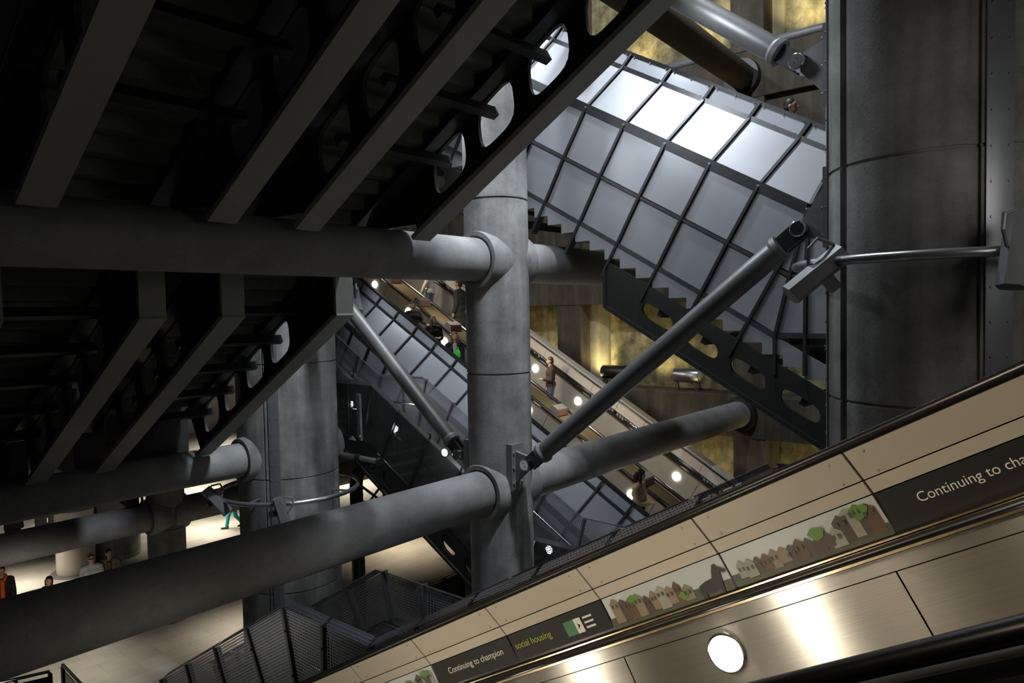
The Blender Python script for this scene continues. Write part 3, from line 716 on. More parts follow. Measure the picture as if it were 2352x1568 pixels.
# ------------------------------------------------------------------ perforated stair guards
def corners_to_nodes(cs, h, spacing):
    cs = [V((c[0], c[1])) for c in cs]; segs = []
    for a, b in zip(cs[:-1], cs[1:]):
        d = (b-a).normalized(); n = V((-d.y, d.x))
        if n.y > 0: n = -n
        segs.append((d, n, (b-a).length))
    nodes = []
    for i, c in enumerate(cs):
        if i == 0: b = segs[0][1]
        elif i == len(cs)-1: b = segs[-1][1]
        else:
            m = (segs[i-1][1]+segs[i][1]).normalized(); b = m/m.dot(segs[i][1])
        nodes.append((c, b))
        if i < len(cs)-1:
            d, n, L = segs[i]; k = max(1, round(L/spacing))
            for j in range(1, k): nodes.append((c+d*(L*j/k), n))
    return nodes
def guard(parent, x, cs, h, spacing, inn, pm, bm, rm, hand=True, lip=.11):
    nd = corners_to_nodes(cs, h, spacing); u = 0
    P = lambda p, dx=0: V((x+dx, p.x, p.y))
    for (a, an), (b, bn) in zip(nd[:-1], nd[1:]):
        L = (b-a).length; A0, B0 = a+an*.04, b+bn*.04; A1, B1 = a+an*h, b+bn*h
        e = (b-a).normalized()*.03
        pts = [P(A1+e, -.004), P(A1+e, .004), P(B1-e, -.004), P(B1-e, .004), P(A0+e, -.004), P(A0+e, .004), P(B0-e, -.004), P(B0-e, .004)]
        q = [(0, u, 0), (0, u, 0), (0, u+L, 0), (0, u+L, 0), (0, u, h), (0, u, h), (0, u+L, h), (0, u+L, h)]
        mb = MB(); mb.hexa(pts, q); mb.build('mesh_panel', MT[pm], parent, smooth=False)
        w = lip*inn
        mb = MB(); a2, b2 = P(a+e), P(b-e); up = V((0, 0, .035))
        mb.hexa([a2-up, a2+V((w, 0, 0))+up*.6, b2-up, b2+V((w, 0, 0))+up*.6, a2-up+V((0, 0, .006)), a2+V((w, 0, .006))+up*.6, b2-up+V((0, 0, .006)), b2+V((w, 0, .006))+up*.6],
                [(0, u, .0), (lip, u, 0), (0, u+L, 0), (lip, u+L, 0)]*2)
        mb.build('rail_strip', MT[rm], parent, smooth=False); u += L
    for a, an in nd:
        d = V((an.y, -an.x)).normalized()*.022
        p0, p1 = a+an*.03, a+an*(h+.06)
        mb = MB(); mb.hexa([P(p1-d, -.03), P(p1-d, .05), P(p1+d, -.03), P(p1+d, .05), P(p0-d, -.03), P(p0-d, .05), P(p0+d, -.03), P(p0+d, .05)])
        for f in (.2, .55, .9): mb.lathe(P(a+an*h*f, -.03), (-1, 0, 0), [(0, .014), (.012, .012)], 8)
        mb.build('guard_post', MT[bm], parent, smooth=False)
    if hand:
        MB().pipe([P(a+an*.60, inn*.12) for a, an in nd], .026, 10).build('handrail', MT['chrome'], parent)
def stair_body(t, fr, x0, x1, cs, h, stepmat='step'):
    nd = corners_to_nodes(cs, h, 99)
    for (a, an), (b, bn) in zip(nd[:-1], nd[1:]):
        A, B = a+an*(h+.05), b+bn*(h+.05)
        if abs(A.y-B.y) < .1:
            mb = MB(); mb.box(((x0+x1)/2, (A.x+B.x)/2, A.y-.08), ((x1-x0)/2, abs(A.x-B.x)/2, .08)); mb.build('landing', MT[stepmat], t)
        else:
            sa, na = yz(fr, A.x, A.y); sb, nb = yz(fr, B.x, B.y)
            zig(fr, x0, x1, min(sa, sb), max(sa, sb), (na+nb)/2, .33, fr is UP, -.28).build('steps', MT[stepmat], t, smooth=False)
NSX, FSX = 4.2, 5.6
tS = thing('staircase', 'fixed stair with perforated metal guards beyond the near escalator, bottom centre', 'staircase', (4.9, 6, ZF))
zt = -3.14; Y1, Y2 = 5.39, 6.87; tq = math.tan(math.radians(30))
csN = [(1.0, zt+(Y1-2.0)*.565), (2.0, zt+(Y1-2.0)*.565), (Y1, zt), (Y2, zt), (10.0, zt-tq*(10.0-Y2))]
csF = [(1.0, zt+(Y1-2.0)*.565), (2.0, zt+(Y1-2.0)*.565), (Y1, zt), (Y2, zt), (11.3, zt-tq*(11.3-Y2))]
guard(tS, NSX, csN, 1.30, .82, 1, 'perf', 'postd', 'perfb', True, .10)
guard(tS, FSX, csF, 1.30, .82, -1, 'perf', 'post', 'perfb', True, .10)
stair_body(tS, DN, NSX+.05, FSX-.05, csF, 1.30)
for x in (NSX+.06, FSX-.06):
    mb = MB()
    for (a, an), (b, bn) in zip(*(lambda n_: (n_[:-1], n_[1:]))(corners_to_nodes(csF, 1.3, 99))):
        A, B, A2, B2 = a+an*1.28, b+bn*1.28, a+an*1.62, b+bn*1.62
        mb.prism([V((x-.02, q.x, q.y)) for q in (A, B, B2, A2)], (.04, 0, 0))
    mb.build('stringer', MT['postd'], tS)
for y, z in ((Y1+.2, zt-1.5), (Y2-.3, zt-1.5)):
    mb = MB(); mb.tube((4.9, y, ZF), (4.9, y, z), .11, 16); mb.build('support_post', MT['postd'], tS)
# far staircase
XN, XF = 9.3, 10.85
tF = thing('staircase', 'fixed stair with dark perforated guards and white lamps behind the middle column', 'staircase', (10, 10, ZF))
zl = -1.40; ya, yb = 11.63, 13.2; yl = 7.42; z2 = zl-tq*(ya-yl)
csf = [(18.0, zl+tq*(18.0-yb)), (yb, zl), (ya, zl), (yl, z2), (3.6, z2)]
guard(tF, XN, csf, 1.15, .9, 1, 'perfshade', 'postd', 'postd', True, .05)  # darker sheet and posts carry the backlit shade of this side
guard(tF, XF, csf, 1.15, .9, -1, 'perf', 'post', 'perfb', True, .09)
stair_body(tF, UP, XN+.05, XF-.05, csf, 1.2)
sb = yz(UP, yl, z2)[0]; se = yz(UP, ya, zl)[0]; nt_ = yz(UP, ya, zl)[1]
for x in (XN+.03, XF-.03):
    mb = MB(); girder(mb, UP, x, sb-3.2, se+.3, nt_-1.74, nt_-1.18, .66, sb+.2, .2, .15, nt_-1.47); mb.fbox(UP, x-.06, x+.06, sb-3.2, se+.3, nt_-1.78, nt_-1.72); mb.build('stringer', MT['dark'], tF, ang=30)
    MB().box((x, (ya+yb)/2, zl-1.4), (.03, .9, .16)).build('landing_beam', MT['dark'], tF); MB().box((x, yl-1.9, z2-1.4), (.03, 1.9, .16)).build('landing_beam', MT['dark'], tF)
for px, py in ((808, 927), (910, 984), (1022, 1039), (1262, 1262)):
    p = onX(px, py, XN+.10 if px != 1022 else XN-.06)
    lp = MB().lathe(p+V((.03, 0, 0)), (-1, 0, 0), [(0, .085), (.03, .085), (.035, .07)], 20).build('lamp_bezel', MT['postd'], tF)
    MB().lathe(p+V((-.006, 0, 0)), (-1, 0, 0), [(0, .066), (.012, .066), (.02, .05)], 20).build('round_lamp', MT['lampc'], lp)
    if px != 1022: MB().tube(p+V((.015, 0, -.08)), V((p.x+.015, p.y, p.z-.62)), .012, 8).build('lamp_stem', MT['postd'], lp)
# pipe, hangers and cross bracing below the far stair
pp = onX(817, 1075, 9.9); 
t = thing('steel_post', 'dark round steel post right of the ringed column, under the far stair', 'post', (9.9, pp.y, ZF))
mb = MB(); mb.pipe([V((9.9, pp.y, ZF)), V((9.9, pp.y, pp.z-.35)), V((9.93, pp.y-.03, pp.z-.12)), V((10.05, pp.y-.1, pp.z)), V((10.4, pp.y-.2, pp.z))], .15, 16); mb.build('post_tube', MT['postd'], t)
for a in (0, 1): MB().lathe((9.9, pp.y, ZF+a*1.5), (0, 0, 1), [(0, .22), (.04, .22)], 20).build('flange_ring', MT['postd'], t)
p1, p2, p3, p4 = onX(826, 1113, 10.4), onX(905, 1172, 10.4), onX(872, 1120, 10.4), onX(820, 1190, 10.4)
t = thing('cross_brace', 'thin crossed steel bracing rods right of the dark steel post', 'bracing', (10.4, (p1.y+p2.y)/2, ZF))
for a, b in ((p1, p2), (p3, p4+(p4-p3)*.8), (onX(826, 1150, 10.4), onX(905, 1165, 10.4))): MB().tube(a, b, .03, 8).build('brace_rod', MT['postd'], t)
p1, p2 = onX(768, 1040, 9.2), onX(872, 1060, 9.2)
t = thing('guide_rail', 'pale grey horizontal tube behind the ringed column, level with its collar', 'tube', (p1+p2)/2)
MB().tube(p1-(p2-p1)*.4, p2, .055, 14).build('tube', MT['tube'], t)
for f in (.55, 1): MB().lathe(p1+(p2-p1)*f, p2-p1, [(-.05, .08), (.05, .08)], 14).build('clamp', MT['postd'], t)
p1, p2 = onX(824, 905, 9.15), onX(828, 1008, 9.15)
t = thing('hanger_plate', 'slim grey steel hanger with a slanted foot, in front of the dark perforated guard', 'hanger', p2)
mb = MB(); mb.prism([V((9.12, p1.y+.05, p1.z)), V((9.12, p1.y-.05, p1.z)), V((9.12, p2.y-.05, p2.z-.03)), V((9.12, p2.y+.05, p2.z+.06))], (.05, 0, 0)); mb.build('plate', MT['lampbody'], t)
mb = MB(); mb.lathe(V((9.12, p2.y-.03, p2.z+.06)), (-1, 0, 0), [(0, .025), (.02, .02)], 10); mb.build('bolt', MT['chrome'], t)

# ------------------------------------------------------------------ things on the concourse floor
pk = onZ(176, 1312, ZF)
t = thing('kiosk', 'pale round kiosk drum with a shallow cap, in front of the far column', 'kiosk', pk)
MB().lathe(pk, (0, 0, 1), [(0, .50), (.08, .54), (2.0, .54), (2.0, .5)], 40).build('drum', MT['creamw'], t)
MB().lathe(pk+V((0, 0, 2.0)), (0, 0, 1), [(0, .52), (.03, .62), (.10, .60), (.30, .2), (.33, .02)], 40).build('cap', MT['lampbody'], t)
d = (V((0, 0, 0))-pk); d.z = 0; d.normalize(); w = V((-d.y, d.x, 0))
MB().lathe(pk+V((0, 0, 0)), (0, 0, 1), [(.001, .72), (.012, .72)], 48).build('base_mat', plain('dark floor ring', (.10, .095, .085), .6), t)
MB().box(pk+d*.535+w*.15+V((0, 0, 1.35)), (.006, .17, .28), (d, w, V((0, 0, 1)))).build('hatch', MT['lampbody'], t)
pm_ = onZ(170, 1282, ZF); BL = plain('blue enamel', (.02, .03, .28), .4)
t = thing('information_point', 'blue information post with a white face, beside the dark cabinets', 'post', pm_)
d = (-pm_); d.z = 0; d.normalize(); w = V((-d.y, d.x, 0)); ax = (d, w, V((0, 0, 1)))
MB().box(pm_+V((0, 0, .95)), (.16, .24, .95), ax).build('body', BL, t)
MB().box(pm_+d*.165+V((0, 0, 1.45)), (.008, .17, .16), ax).build('face', MT['creamw'], t)
for i, (px, lb) in enumerate(((100, 'dark cabinet on the floor left of the kiosk, beside the blue post'), (132, 'dark cabinet on the floor touching the pale kiosk'))):
    p = onZ(px, 1290-6*i, ZF)+V((.9-.55*i, .9+.9*i, 0)); t = thing('cabinet', lb, 'cabinet', p, 'dark cabinets by the kiosk')
    MB().box(p+V((0, 0, .95)), (.28, .42, .95), ax).build('body', MT['dark'], t)
    for s_ in (-1, 1):
        dr = MB().box(p+d*.285+w*.2*s_+V((0, 0, .95)), (.012, .19, .88), ax).build('door', MT['ribdark'], t)
        MB().box(p+d*.305+w*.05*s_+V((0, 0, 1.0)), (.012, .015, .08), ax).build('handle', MT['chrome'], dr)
# camera and cable bundle on the far strut
pb = onY(309, 1144, 18.85)+V((0, 0, .05)); t = thing('cable_bundle', 'black coils of cable resting on the distant strut beside the short column', 'cables', pb)
for i in range(5):
    c = pb+V((random.uniform(-.2, .2), random.uniform(-.1, .1), random.uniform(-.05, .15))); r = random.uniform(.12, .24)
    MB().pipe([c+V((r*math.cos(q), .1*math.sin(2*q+i), r*math.sin(q))) for q in [2*math.pi*j/20 for j in range(20)]], .03, 8, True).build('cable', MT['rubber'], t)
MB().box(pb+V((-.1, 0, -.12)), (.16, .12, .1)).build('junction_box', MT['black'], t)
# glass balustrade at the bottom left and one by the foot of the far stair
GL = plain('tinted glass', (.09, .10, .12), .1, 0, .05)
def balus(a, b, label, posts, z0):
    a, b = V(a), V(b); t = thing('glass_balustrade', label, 'balustrade', V(((a.x+b.x)/2, (a.y+b.y)/2, z0)))
    MB().tube(a, b, .03, 12).build('handrail', MT['chrome'], t)
    d = (b-a); h = a.z-z0
    for i in range(posts):
        p = a+d*(i/(posts-1)); MB().box((p.x, p.y, (p.z+z0)/2-.02), (.025, .05, (p.z-z0)/2-.02)).build('post', MT['postd'], t)
    mb = MB(); mb.prism([a+V((0, 0, -.1)), b+V((0, 0, -.1)), V((b.x, b.y, z0+.12)), V((a.x, a.y, z0+.12))], (.015, .01, 0)); mb.build('glass_panel', GL, t)
pa, pb_ = onZ(144, 1526, ZF+1.1), onZ(205, 1590, ZF+1.1)
balus(pa, pb_+(pb_-pa), 'glass balustrade with a bright rail at the bottom edge, left of the stair', 3, ZF)
pa2 = onZ(20, 1560, ZF+1.1); balus(pa+V((-.25, -.1, 0)), pa2+(pa2-pa)*.5, 'glass balustrade with dark posts in the bottom left corner', 3, ZF)
pa, pb_ = onZ(975, 1345, ZF+1.1), onZ(1062, 1304, ZF+1.1)
balus(pa, pb_, 'dark railed glass balustrade on the floor under the far stair', 3, ZF)
# ------------------------------------------------------------------ people
def blob_mesh(caps, ells, voxel):
    mb = MB()
    for p, q, r1, r2 in caps:
        p, q = V(p), V(q); d = q-p; L = max(d.length, 1e-4); pr = []
        for j in range(5): a = math.pi/2*j/4; pr.append((-r1*math.cos(a), max(.001, r1*math.sin(a))))
        for j in range(5): a = math.pi/2*j/4; pr.append((L+r2*math.sin(a), max(.001, r2*math.cos(a))))
        mb.lathe(p, d if d.length > 1e-4 else V((0, 0, 1)), pr, 12)
    for c, r in ells:
        c = V(c); R = []
        for i in range(9):
            a = math.pi*i/8; R.append([c+V((r[0]*max(.02, math.sin(a))*math.cos(b), r[1]*max(.02, math.sin(a))*math.sin(b), -r[2]*math.cos(a))) for b in [2*math.pi*j/14 for j in range(14)]])
        mb.loft(R)
    me = bpy.data.meshes.new('b'); me.from_pydata(mb.v, [], mb.f)
    bm = bmesh.new(); bm.from_mesh(me); bmesh.ops.recalc_face_normals(bm, faces=bm.faces); bm.to_mesh(me); bm.free()
    ob = bpy.data.objects.new('b', me); COL.objects.link(ob)
    md = ob.modifiers.new('r', 'REMESH'); md.mode = 'VOXEL'; md.voxel_size = voxel; md.use_smooth_shade = True
    sm = ob.modifiers.new('s', 'SMOOTH'); sm.factor = .5; sm.iterations = 3
    bpy.context.view_layer.update()
    out = bpy.data.meshes.new_from_object(ob.evaluated_get(bpy.context.evaluated_depsgraph_get()))
    bpy.data.objects.remove(ob); bpy.data.meshes.remove(me); return out
SKIN = plain('skin', (.42, .25, .17), .55, 0, .05); SKIN2 = plain('pale skin', (.55, .36, .27), .55, 0, .05)
HB = plain('dark hair', (.018, .012, .009), .5, 0, .2, 40); HBr = plain('brown hair', (.10, .05, .022), .5, 0, .2, 40); HBl = plain('fair brown hair', (.20, .11, .05), .5, 0, .2, 40)
EYE = plain('eye', (.02, .015, .012), .3); LIP = plain('lips', (.30, .12, .09), .5)
def cl(n, c): return plain(n, c, .85, 0, .12, 9)
def person(label, feet, fw, H, top, legs, shoes=None, hair=HB, style='short', arms=('down', 'down'), walk=0., look=0., skin=SKIN, coat=0., extra=None, bend=0., group=None, top_label=None):
    fw = V((fw[0], fw[1], 0)).normalized(); rt = V((fw.y, -fw.x, 0)); up = V((0, 0, 1)); k = H/1.74
    t = thing('person', label, 'person', feet, group); base = WB[t.name]
    def W(p):
        x, y, z = p
        if z > .95: y += bend*(z-.95)
        return rt*(x*k)+fw*(y*k)+up*(z*k)
    c, e = [], []           # local coordinates
    J = {}
    for s in (-1, 1):
        st = walk*s
        hip = (.085*s, 0, .90); kn = (.09*s, .05+st*.16, .49); an = (.09*s, -.02+st*(.34 if st > 0 else .42), .09 if st >= 0 else .15)
        J[s] = (hip, kn, an)
        c += [(hip, kn, .082, .056), (kn, an, .055, .037), (an, (an[0]+.015*s, an[1]+.17, max(.04, an[2]-.05)), .04, .032)]
    c += [((-.07, 0, .93), (.07, 0, .93), .105, .105), ((-.045, 0, 1.0), (.045, 0, 1.0), .10, .10), ((-.06, .005, 1.15), (.06, .005, 1.15), .10, .10), ((-.08, 0, 1.28), (.08, 0, 1.28), .105, .105),
          ((-.15, -.01, 1.395), (.15, -.01, 1.395), .058, .058), ((0, -.01, 1.38), (0, .012, 1.53), .062, .052)]
    A = {}
    for s, a in zip((-1, 1), arms):
        sh = (.185*s, -.01, 1.39)
        if a == 'down': el, wr, fd = (.225*s, -.03, 1.10), (.235*s, .05, .87), (0, .12, -1)
        elif a == 'swing': el, wr, fd = (.22*s, -.12*s, 1.12), (.22*s, .05-.18*s, .90), (0, .35, -.9)
        elif a == 'front': el, wr, fd = (.22*s, .03, 1.11), (.09*s, .24, 1.12), (-.5*s, .8, .1)
        elif a == 'rail': el, wr, fd = (.27*s, .06, 1.13), (.34*s, .27, 1.04), (.1*s, 1, -.15)
        elif a == 'hold': el, wr, fd = (.22*s, .06, 1.10), (.13*s, .25, .97), (-.2*s, .6, -.6)
        elif a == 'up': el, wr, fd = (.30*s, .10, 1.22), (.27*s, .27, 1.40), (-.1*s, .5, .8)
        A[s] = (sh, el, wr, V(fd).normalized())
        c += [(sh, el, .052, .040), (el, wr, .040, .027)]
        f = V(fd).normalized(); w = V(wr); sd = V((s, 0, 0)); sd = (sd-f*sd.dot(f)).normalized(); pn = f.cross(sd)
        c.append((w, w+f*.075, .026, .030))
        for i, L in enumerate((.062, .075, .08, .07)):
            o = sd*(.030-.02*i); b = w+f*.085+o; m = b+f*L*.55+pn*.006; c += [(b, m, .0095, .009), (m, m+f*L*.4+pn*(-.02*(-s)), .009, .008)]
        th = w+f*.025-sd*.028; c.append((th, th-sd*.032+f*.045, .012, .010))
    # head turned by look
    ch, shh = math.cos(look), math.sin(look)
    def Hd(p): x, y, z = p; return (x*ch+y*shh, -x*shh+y*ch+.02, z)
    e += [(Hd((0, -.005, 1.635)), (.074, .088, .098)), (Hd((0, .03, 1.575)), (.053, .056, .052)), (Hd((0, .092, 1.61)), (.014, .02, .022))]
    for s in (-1, 1): e.append((Hd((.075*s, -.01, 1.615)), (.012, .02, .03)))
    def done(nm, caps, ells, vox, mat, label=None, parent=t):
        me = blob_mesh([(W(a), W(b), r1*k, r2*k) for a, b, r1, r2 in caps], [(W(q), tuple(x*k for x in r)) for q, r in ells], vox)
        me.transform(Matrix.Translation(V(feet)-WB[parent.name]))
        o = finish(nm, me, mat, parent, WB[parent.name], True, 180, False)
        if label: o['label'] = label
        return o
    body = done('body', c, e, .009, skin)
    g = .014
    # trousers
    lc = []
    for s in (-1, 1):
        hip, kn, an = J[s]; lc += [(hip, kn, .082+g, .062+g), (kn, (an[0], an[1], an[2]+.02), .058+g, .050+g)]
    lc += [((-.07, 0, .93), (.07, 0, .93), .105+g, .105+g), ((-.05, 0, 1.0), (.05, 0, 1.0), .10+g, .10+g)]
    done('trousers', lc, [], .014, legs)
    tc = [((-.06, .005, 1.15), (.06, .005, 1.15), .10+g*2, .10+g*2), ((-.08, 0, 1.28), (.08, 0, 1.28), .105+g*2, .105+g*2), ((-.15, -.01, 1.395), (.15, -.01, 1.395), .058+g*2, .058+g*2),
          ((-.06, 0, .98-coat), (.06, 0, .98-coat), .11+g*2+coat*.1, .11+g*2+coat*.1), ((-.06, 0, .98), (.06, 0, .98), .11+g*2, .11+g*2), ((0, -.02, 1.40), (0, -.012, 1.455), .075, .072)]
    if coat > .15: tc.append(((-.06, 0, .98-coat/2), (.06, 0, .98-coat/2), .12+g*2, .12+g*2))
    for s in (-1, 1):
        sh, el, wr, _ = A[s]; w2 = tuple(el[i]+(wr[i]-el[i])*.86 for i in range(3)); tc += [(sh, el, .052+g*1.6, .042+g*1.6), (el, w2, .042+g*1.6, .034+g)]
    done('jacket', tc, [], .014, top, top_label)
    hc = [(Hd((0, -.022, 1.665)), (.083, .090, .088)), (Hd((0, -.055, 1.60)), (.075, .055, .075))]
    cp = []
    if style == 'long':
        cp = [(Hd((.07*s, -.02, 1.64)), Hd((.085*s, -.0, 1.38)), .038, .030) for s in (-1, 1)]+[(Hd((0, -.08, 1.62)), (0, -.09, 1.34), .06, .055)]
    if style == 'bob': cp = [(Hd((.07*s, -.01, 1.64)), Hd((.075*s, .0, 1.53)), .034, .026) for s in (-1, 1)]+[(Hd((0, -.07, 1.62)), Hd((0, -.065, 1.53)), .06, .05)]
    if style == 'hood':
        cp = [((0, -.10, 1.46), (0, -.12, 1.42), .075, .07)]
    if style == 'fringe': cp = [(Hd((-.05, .06, 1.685)), Hd((.05, .06, 1.685)), .03, .03), (Hd((0, -.08, 1.62)), Hd((0, -.08, 1.52)), .06, .05)]+[(Hd((.068*s, .0, 1.64)), Hd((.078*s, .0, 1.50)), .034, .03) for s in (-1, 1)]
    if style != 'bald': done('hair', cp, hc, .012, hair)
    for s in (-1, 1):
        o = done('eye', [], [(Hd((.031*s, .078, 1.64)), (.011, .008, .008))], .004, EYE)
        an = J[s][2]
        done('shoe', [((an[0], an[1]-.03, an[2]-.03), (an[0]+.015*s, an[1]+.18, max(.045, an[2]-.045)), .048, .040)], [], .012, shoes or MT['black'])
    done('mouth', [(Hd((-.018, .080, 1.568)), Hd((.018, .080, 1.568)), .008, .008)], [], .005, LIP)
    if extra: extra(t, done, A, Hd, W)
    return t
def headphones(t, done, A, Hd, W):
    arc = [Hd((.098*math.cos(a), -.01, 1.63+.125*math.sin(a))) for a in [math.pi*i/10 for i in range(11)]]
    done('headphones', [(a, b, .012, .012) for a, b in zip(arc[:-1], arc[1:])], [(Hd((.088*s, -.005, 1.62)), (.022, .035, .04)) for s in (-1, 1)], .008, plain('white headphones', (.6, .6, .6), .4))
def hood(col):
    def f(t, done, A, Hd, W): done('hood', [((-.06, -.08, 1.47), (.06, -.08, 1.47), .07, .07), ((-.09, 0, 1.45), (.0, .10, 1.36), .045, .04), ((.09, 0, 1.45), (.0, .10, 1.36), .045, .04), ((0, .12, 1.36), (0, .14, 1.0), .045, .05)], [], .014, col)
    return f
def shades(t, done, A, Hd, W): done('sunglasses', [(Hd((-.06, .085, 1.64)), Hd((.06, .085, 1.64)), .015, .015)], [], .007, MT['black'])
def scarf(col):
    def f(t, done, A, Hd, W): done('shirt_front', [((-.02, .10, 1.42), (0, .135, 1.12), .04, .055), ((.03, .09, 1.42), (0, .135, 1.2), .035, .05)], [], .014, col)
    return f
def bagstrap(col):
    def f(t, done, A, Hd, W): done('shoulder_bag', [((-.14, .10, 1.40), (.16, .14, 1.05), .014, .014), ((.17, .10, 1.02), (.2, -.05, .95), .07, .08)], [], .014, col)
    return f
KN = cl('black cloth', (.012, .012, .013)); NV = cl('navy cloth', (.02, .025, .045)); JE = cl('denim', (.05, .07, .12)); GR = cl('grey cloth', (.12, .12, .12)); BE = cl('beige cloth', (.42, .31, .17))
OR = cl('orange cloth', (.75, .11, .015)); WT = cl('pale blue shirt', (.52, .55, .53)); TN = cl('tan coat', (.26, .20, .12)); TE = cl('teal cloth', (.02, .30, .34)); BR = cl('dark brown cloth', (.05, .03, .02)); LG = cl('light grey cloth', (.45, .42, .38))
def on_step(px, py, x, n_step, dy=0):
    h = onX(px, py, x); z = (n_step+S30*h.y)/C30
    if n_step == NS:
        i = math.floor((h.y-UP(0, smin, NS).y)/(.46*C30)); q = UP(0, smin+.46*i, NS); z = q.z+.006; h.y = min(max(h.y, q.y+.14+dy), q.y+.24+dy)
    return V((x, h.y, z)), h.z-z
def rider(px, py, x, n_step, label, fw, *a, **kw):
    f, H = on_step(px, py, x, n_step, -.12 if fw[1] > 0 else 0); return person(label, f, fw, max(1.5, min(1.95, H)), *a, **kw)
rider(953, 692, 12.62, NS, 'person with white headphones and dark jacket, topmost rider near the grey panels', (-.5, -1), KN, JE, hair=HB, arms=('rail', 'hold'), extra=headphones, look=.1, group='riders on the lower escalators')
rider(995, 725, 12.62, NS, 'person with long fair brown hair and black coat, between headphones and green bag', (-.35, -1), KN, KN, hair=HBl, style='long', arms=('front', 'front'), coat=.2, look=-.4, skin=SKIN2, group='riders on the lower escalators')
w3 = rider(1042, 762, 12.62, NS, 'person with long fair hair, grey top and black jacket, holding a green bag', (-.8, -1), KN, KN, hair=HBl, style='long', arms=('down', 'hold'), extra=scarf(LG), skin=SKIN2, bend=.12, group='riders on the lower escalators')
rider(1460, 1076, 12.66, NS, 'person in a beige coat with dark fringe hair, below the thick strut', (.2, -1), BE, KN, hair=HB, style='fringe', arms=('down', 'front'), coat=.25, look=-.35, extra=bagstrap(KN), skin=SKIN2, group='riders on the lower escalators')
rider(1264, 819, 14.75, NS, 'person in a dark jacket and jeans right of the middle column, turned to the left', (-.75, .65), BR, JE, hair=HBr, arms=('front', 'down'), look=.2, skin=SKIN2, group='riders on the lower escalators')
rider(1040, 640, 14.75, NS, 'person in a long black coat just left of the middle column, further lane', (-.3, 1), KN, KN, hair=HB, arms=('down', 'down'), coat=.35, group='riders on the lower escalators')
rider(985, 612, 14.75, NS, 'person in a pale jacket and jeans under the upper strut, beside a white lamp', (-.6, 1), LG, JE, hair=HBr, arms=('swing', 'down'), skin=SKIN2, group='riders on the lower escalators')
rider(1814, 227, 10.36, -.62, 'person with short dark hair seen over the rim of the grey panelled escalator', (-.05, -1), KN, KN, hair=HB, arms=('down', 'down'), skin=SKIN, look=-.2)
def floorp(px, py, H, label, fw, *a, **kw):
    h = onZ(px, py, ZF+H); return person(label, V((h.x, h.y, ZF)), fw, H, *a, group='people on the concourse', **kw)
floorp(2, 1300, 1.82, 'person in a black coat over a bright orange hooded top, at the left edge', (-.15, -1), KN, JE, hair=HB, arms=('down', 'down'), extra=hood(OR), coat=.1)
floorp(113, 1323, 1.68, 'person with dark tied hair and a brown coat, alone on the floor looking left', (-1, -.5), BR, KN, hair=HB, style='bob', arms=('front', 'front'), look=-.3, extra=scarf(LG), skin=SKIN2)
floorp(209, 1272, 1.80, 'person in dark glasses and a pale shirt, walking beside the one in a tan coat', (-.25, -1), WT, NV, hair=HBr, arms=('swing', 'swing'), walk=.5, extra=shades, skin=SKIN2)
floorp(250, 1260, 1.80, 'person in a tan coat with cropped dark hair, walking beside the pale shirt', (-.4, -1), TN, NV, hair=HB, arms=('down', 'swing'), walk=-.5, look=-.5, coat=.15, extra=scarf(HBr))
f_ = onZ(527, 1214, ZF)
person('person in teal trousers walking left, half hidden by the ringed column', f_+V((.12, -.1, 0)), (-.85, .35), 1.72, JE, TE, hair=HB, arms=('swing', 'swing'), walk=.75, group='people on the concourse')
floorp(30, 1166, 1.75, 'person in black clothes standing left of the blue information post', (.6, .8), KN, KN, hair=HB, arms=('down', 'front'))
# the green bag
WBb = WB[w3.name]; q = onX(1051, 809, 12.30)
t = thing('carrier_bag', 'bright green carrier bag held by the fair haired rider', 'bag', q-V((0, 0, .14)))
GB = plain('green plastic', (.04, .62, .03), .4, 0, .15, 12)
ringz = []
for f, rx, ry in ((0, .10, .05), (.12, .135, .06), (.5, .145, .055), (.8, .11, .04), (1, .06, .022)):
    ringz.append([q+V((ry*math.cos(a)*(1+.1*math.sin(5*a)), rx*math.sin(a)*(1+.08*math.cos(4*a)), -.22+.34*f))*.62 for a in [2*math.pi*j/24 for j in range(24)]])
MB().loft(ringz).build('bag_body', GB, t)
for s_ in (-1, 1): MB().pipe([q+V((.01*s_, -.03, .07)), q+V((.008*s_, -.02, .115)), q+V((.008*s_, 0, .13)), q+V((.008*s_, .02, .115)), q+V((.01*s_, .03, .07))], .007, 8).build('bag_handle', GB, t)
# ------------------------------------------------------------------ light
def lamp(kind, loc, power, col, aim=None, size=.3, spot=60, blend=.6, sy=None):
    d = bpy.data.lights.new('lamp', kind); d.energy = power; d.color = col
    if kind == 'AREA':
        d.size = size
        if sy: d.shape = 'RECTANGLE'; d.size_y = sy
    else: d.shadow_soft_size = size
    if kind == 'SPOT': d.spot_size = math.radians(spot); d.spot_blend = blend
    o = bpy.data.objects.new('lamp', d); COL.objects.link(o); o.location = V(loc)+OFF
    if aim is not None:
        dr = (V(aim)-V(loc)).normalized(); o.rotation_euler = dr.to_track_quat('-Z', 'Y').to_euler()
    return o
COOL, WARM, GOLD = (.86, .93, 1), (1, .86, .66), (1, .84, .44)
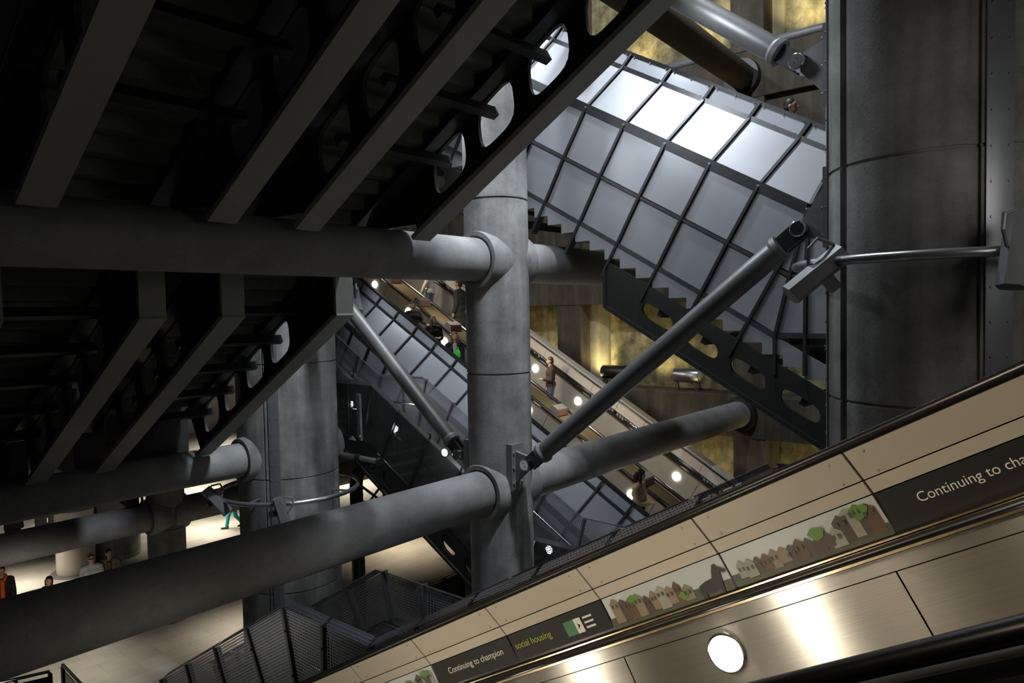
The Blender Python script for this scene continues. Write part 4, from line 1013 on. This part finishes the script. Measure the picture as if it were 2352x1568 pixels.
# high floodlights over the glazed escalator, with fill spots added below
lamp('POINT', (8.3, 4.9, 9.4), 2250, COOL, None, .2)
lamp('SPOT', (7.9, 5.45, 6.6), 130, COOL, (9.45, 5.2, 2.6), .2, 60, .7)
for y, z, pw in ((3.7, 3.6, 75), (5.6, 3.6, 180), (7.7, 3.3, 135)):
    lamp('SPOT', (6.9, y, z), pw, COOL, (9.3, y-.4, .9), .25, 110, .6)  # frontal fills added to brighten the upright panels
lamp('SPOT', (7.2, 3.2, 6.0), 2300, COOL, (8.35, 7.16, -.7), .2, 33, .7)     # fill added on the middle column
lamp('SPOT', (7.6, 5.0, 6.2), 5600, COOL, (8.3, 13, -2.0), .7, 32, .9)      # fill added on the stained column
lamp('SPOT', (4.4, 4.5, -1.3), 60, COOL, (5.6, 6.7, -4.1), .2, 72, .8)  # fill added on the far guard of the near stair
lamp('SPOT', (2.0, 9.4, -4.6), 40, (1, .97, .88), (4.2, 8.4, -4.7), .2, 100, .8)      # fill added on the near stair guard
lamp('POINT', (6.0, -.6, 1.0), 40, (1, .97, .9), None, .5)  # fill added for the thick right column
lamp('SPOT', (7.2, 9.0, 5.6), 450, COOL, (9.3, 4.8, .6), .2, 72, .8)  # added to graze the panels and bring out rib shadows
lamp('POINT', (9.2, 9.4, 8.6), 1100, COOL, None, .25)
lamp('SPOT', (9.0, 10.4, 1.9), 450, COOL, (11.6, 9.6, -4.5), .25, 105, .8)  # fill added on the lower cladding and far stair
lamp('SPOT', (9.7, 14.6, 3.3), 420, COOL, (11.4, 12.3, -1.2), .25, 80, .8)  # second added fill, for the upper end of that cladding
lamp('SPOT', (3, 14.5, -5.95), 300, (1, .92, .80), (6.8, 25, -6.75), .3, 42, .7)  # added to light the people on the concourse from the front
lamp('SPOT', (9.1, 3.8, -2.9), 60, COOL, (11.4, 5.6, -5.0), .25, 70, .8)  # fill added on the lower right of the cladding
# unseen warm lights added over the near escalator to brighten its side
for k in range(4):
    p = DN(1.5, -1.0+1.7*k, 1.5); l = lamp('AREA', p, 6.5, WARM, DN(3.5, -1.0+1.7*k, -.75), .3); l.data.spread = math.radians(75)
# unseen warm lights added over the lower escalators to brighten the steel
for k in range(6):
    p = UP(13.3, 2.6+2.4*k, NS+1.95); l = lamp('AREA', p, 28, WARM, p+V((.9, 0, -2)), .5); l.data.spread = math.radians(140)
# unseen floor fills added low, beneath the struts
for x, y, z, pw in ((5.5, 17.6, -5.9, 20), (9.2, 16.4, -5.9, 30), (6, 24.6, -5.7, 75), (9.5, 29.5, -5.2, 130), (12.8, 25.5, -5.2, 130), (15, 32, -4.4, 190), (15.8, 18.3, -5.4, 60), (20, 27, -4.4, 190), (23, 40, -3, 400), (8, 38, -3, 400), (0, 30, -5.2, 130)):
    l = lamp('AREA', (x, y, z), pw, (1, .92, .80) if x < 15.5 or y > 24 else WARM, (x, y, -8), 1.6); l.data.spread = math.radians(105)
# uplights washing the rough wall
for px, z, pw in ((1375, -1.9, 120), (1500, -1.9, 60), (1600, -1.9, 60), (1245, -1.9, 60)):
    p = onX(px, 800, 17.72); lamp('SPOT', (17.72, p.y, z), pw, GOLD, (18.4, p.y, z+1.3), .12, 130, .9)
for y in (8.6, 5.0): lamp('SPOT', (17.8, y, -5.6), 130, GOLD, (18.4, y, -3.8), .1, 130, .9)
for y in (10.4, 8.4, 5.6): lamp('SPOT', (17.8, y, 6.8), 110, GOLD, (18.5, y, 8.6), .1, 130, .9)
for px, py in ((808, 927), (910, 984), (1022, 1039), (1262, 1262)):
    p = onX(px, py, XN+.4 if px != 1022 else XN-.3); lamp('POINT', p, 9, COOL, None, .06)
w = bpy.data.worlds.new('station air'); sc.world = w; w.use_nodes = True
w.node_tree.nodes['Background'].inputs[0].default_value = (.8, .9, 1, 1); w.node_tree.nodes['Background'].inputs[1].default_value = .009
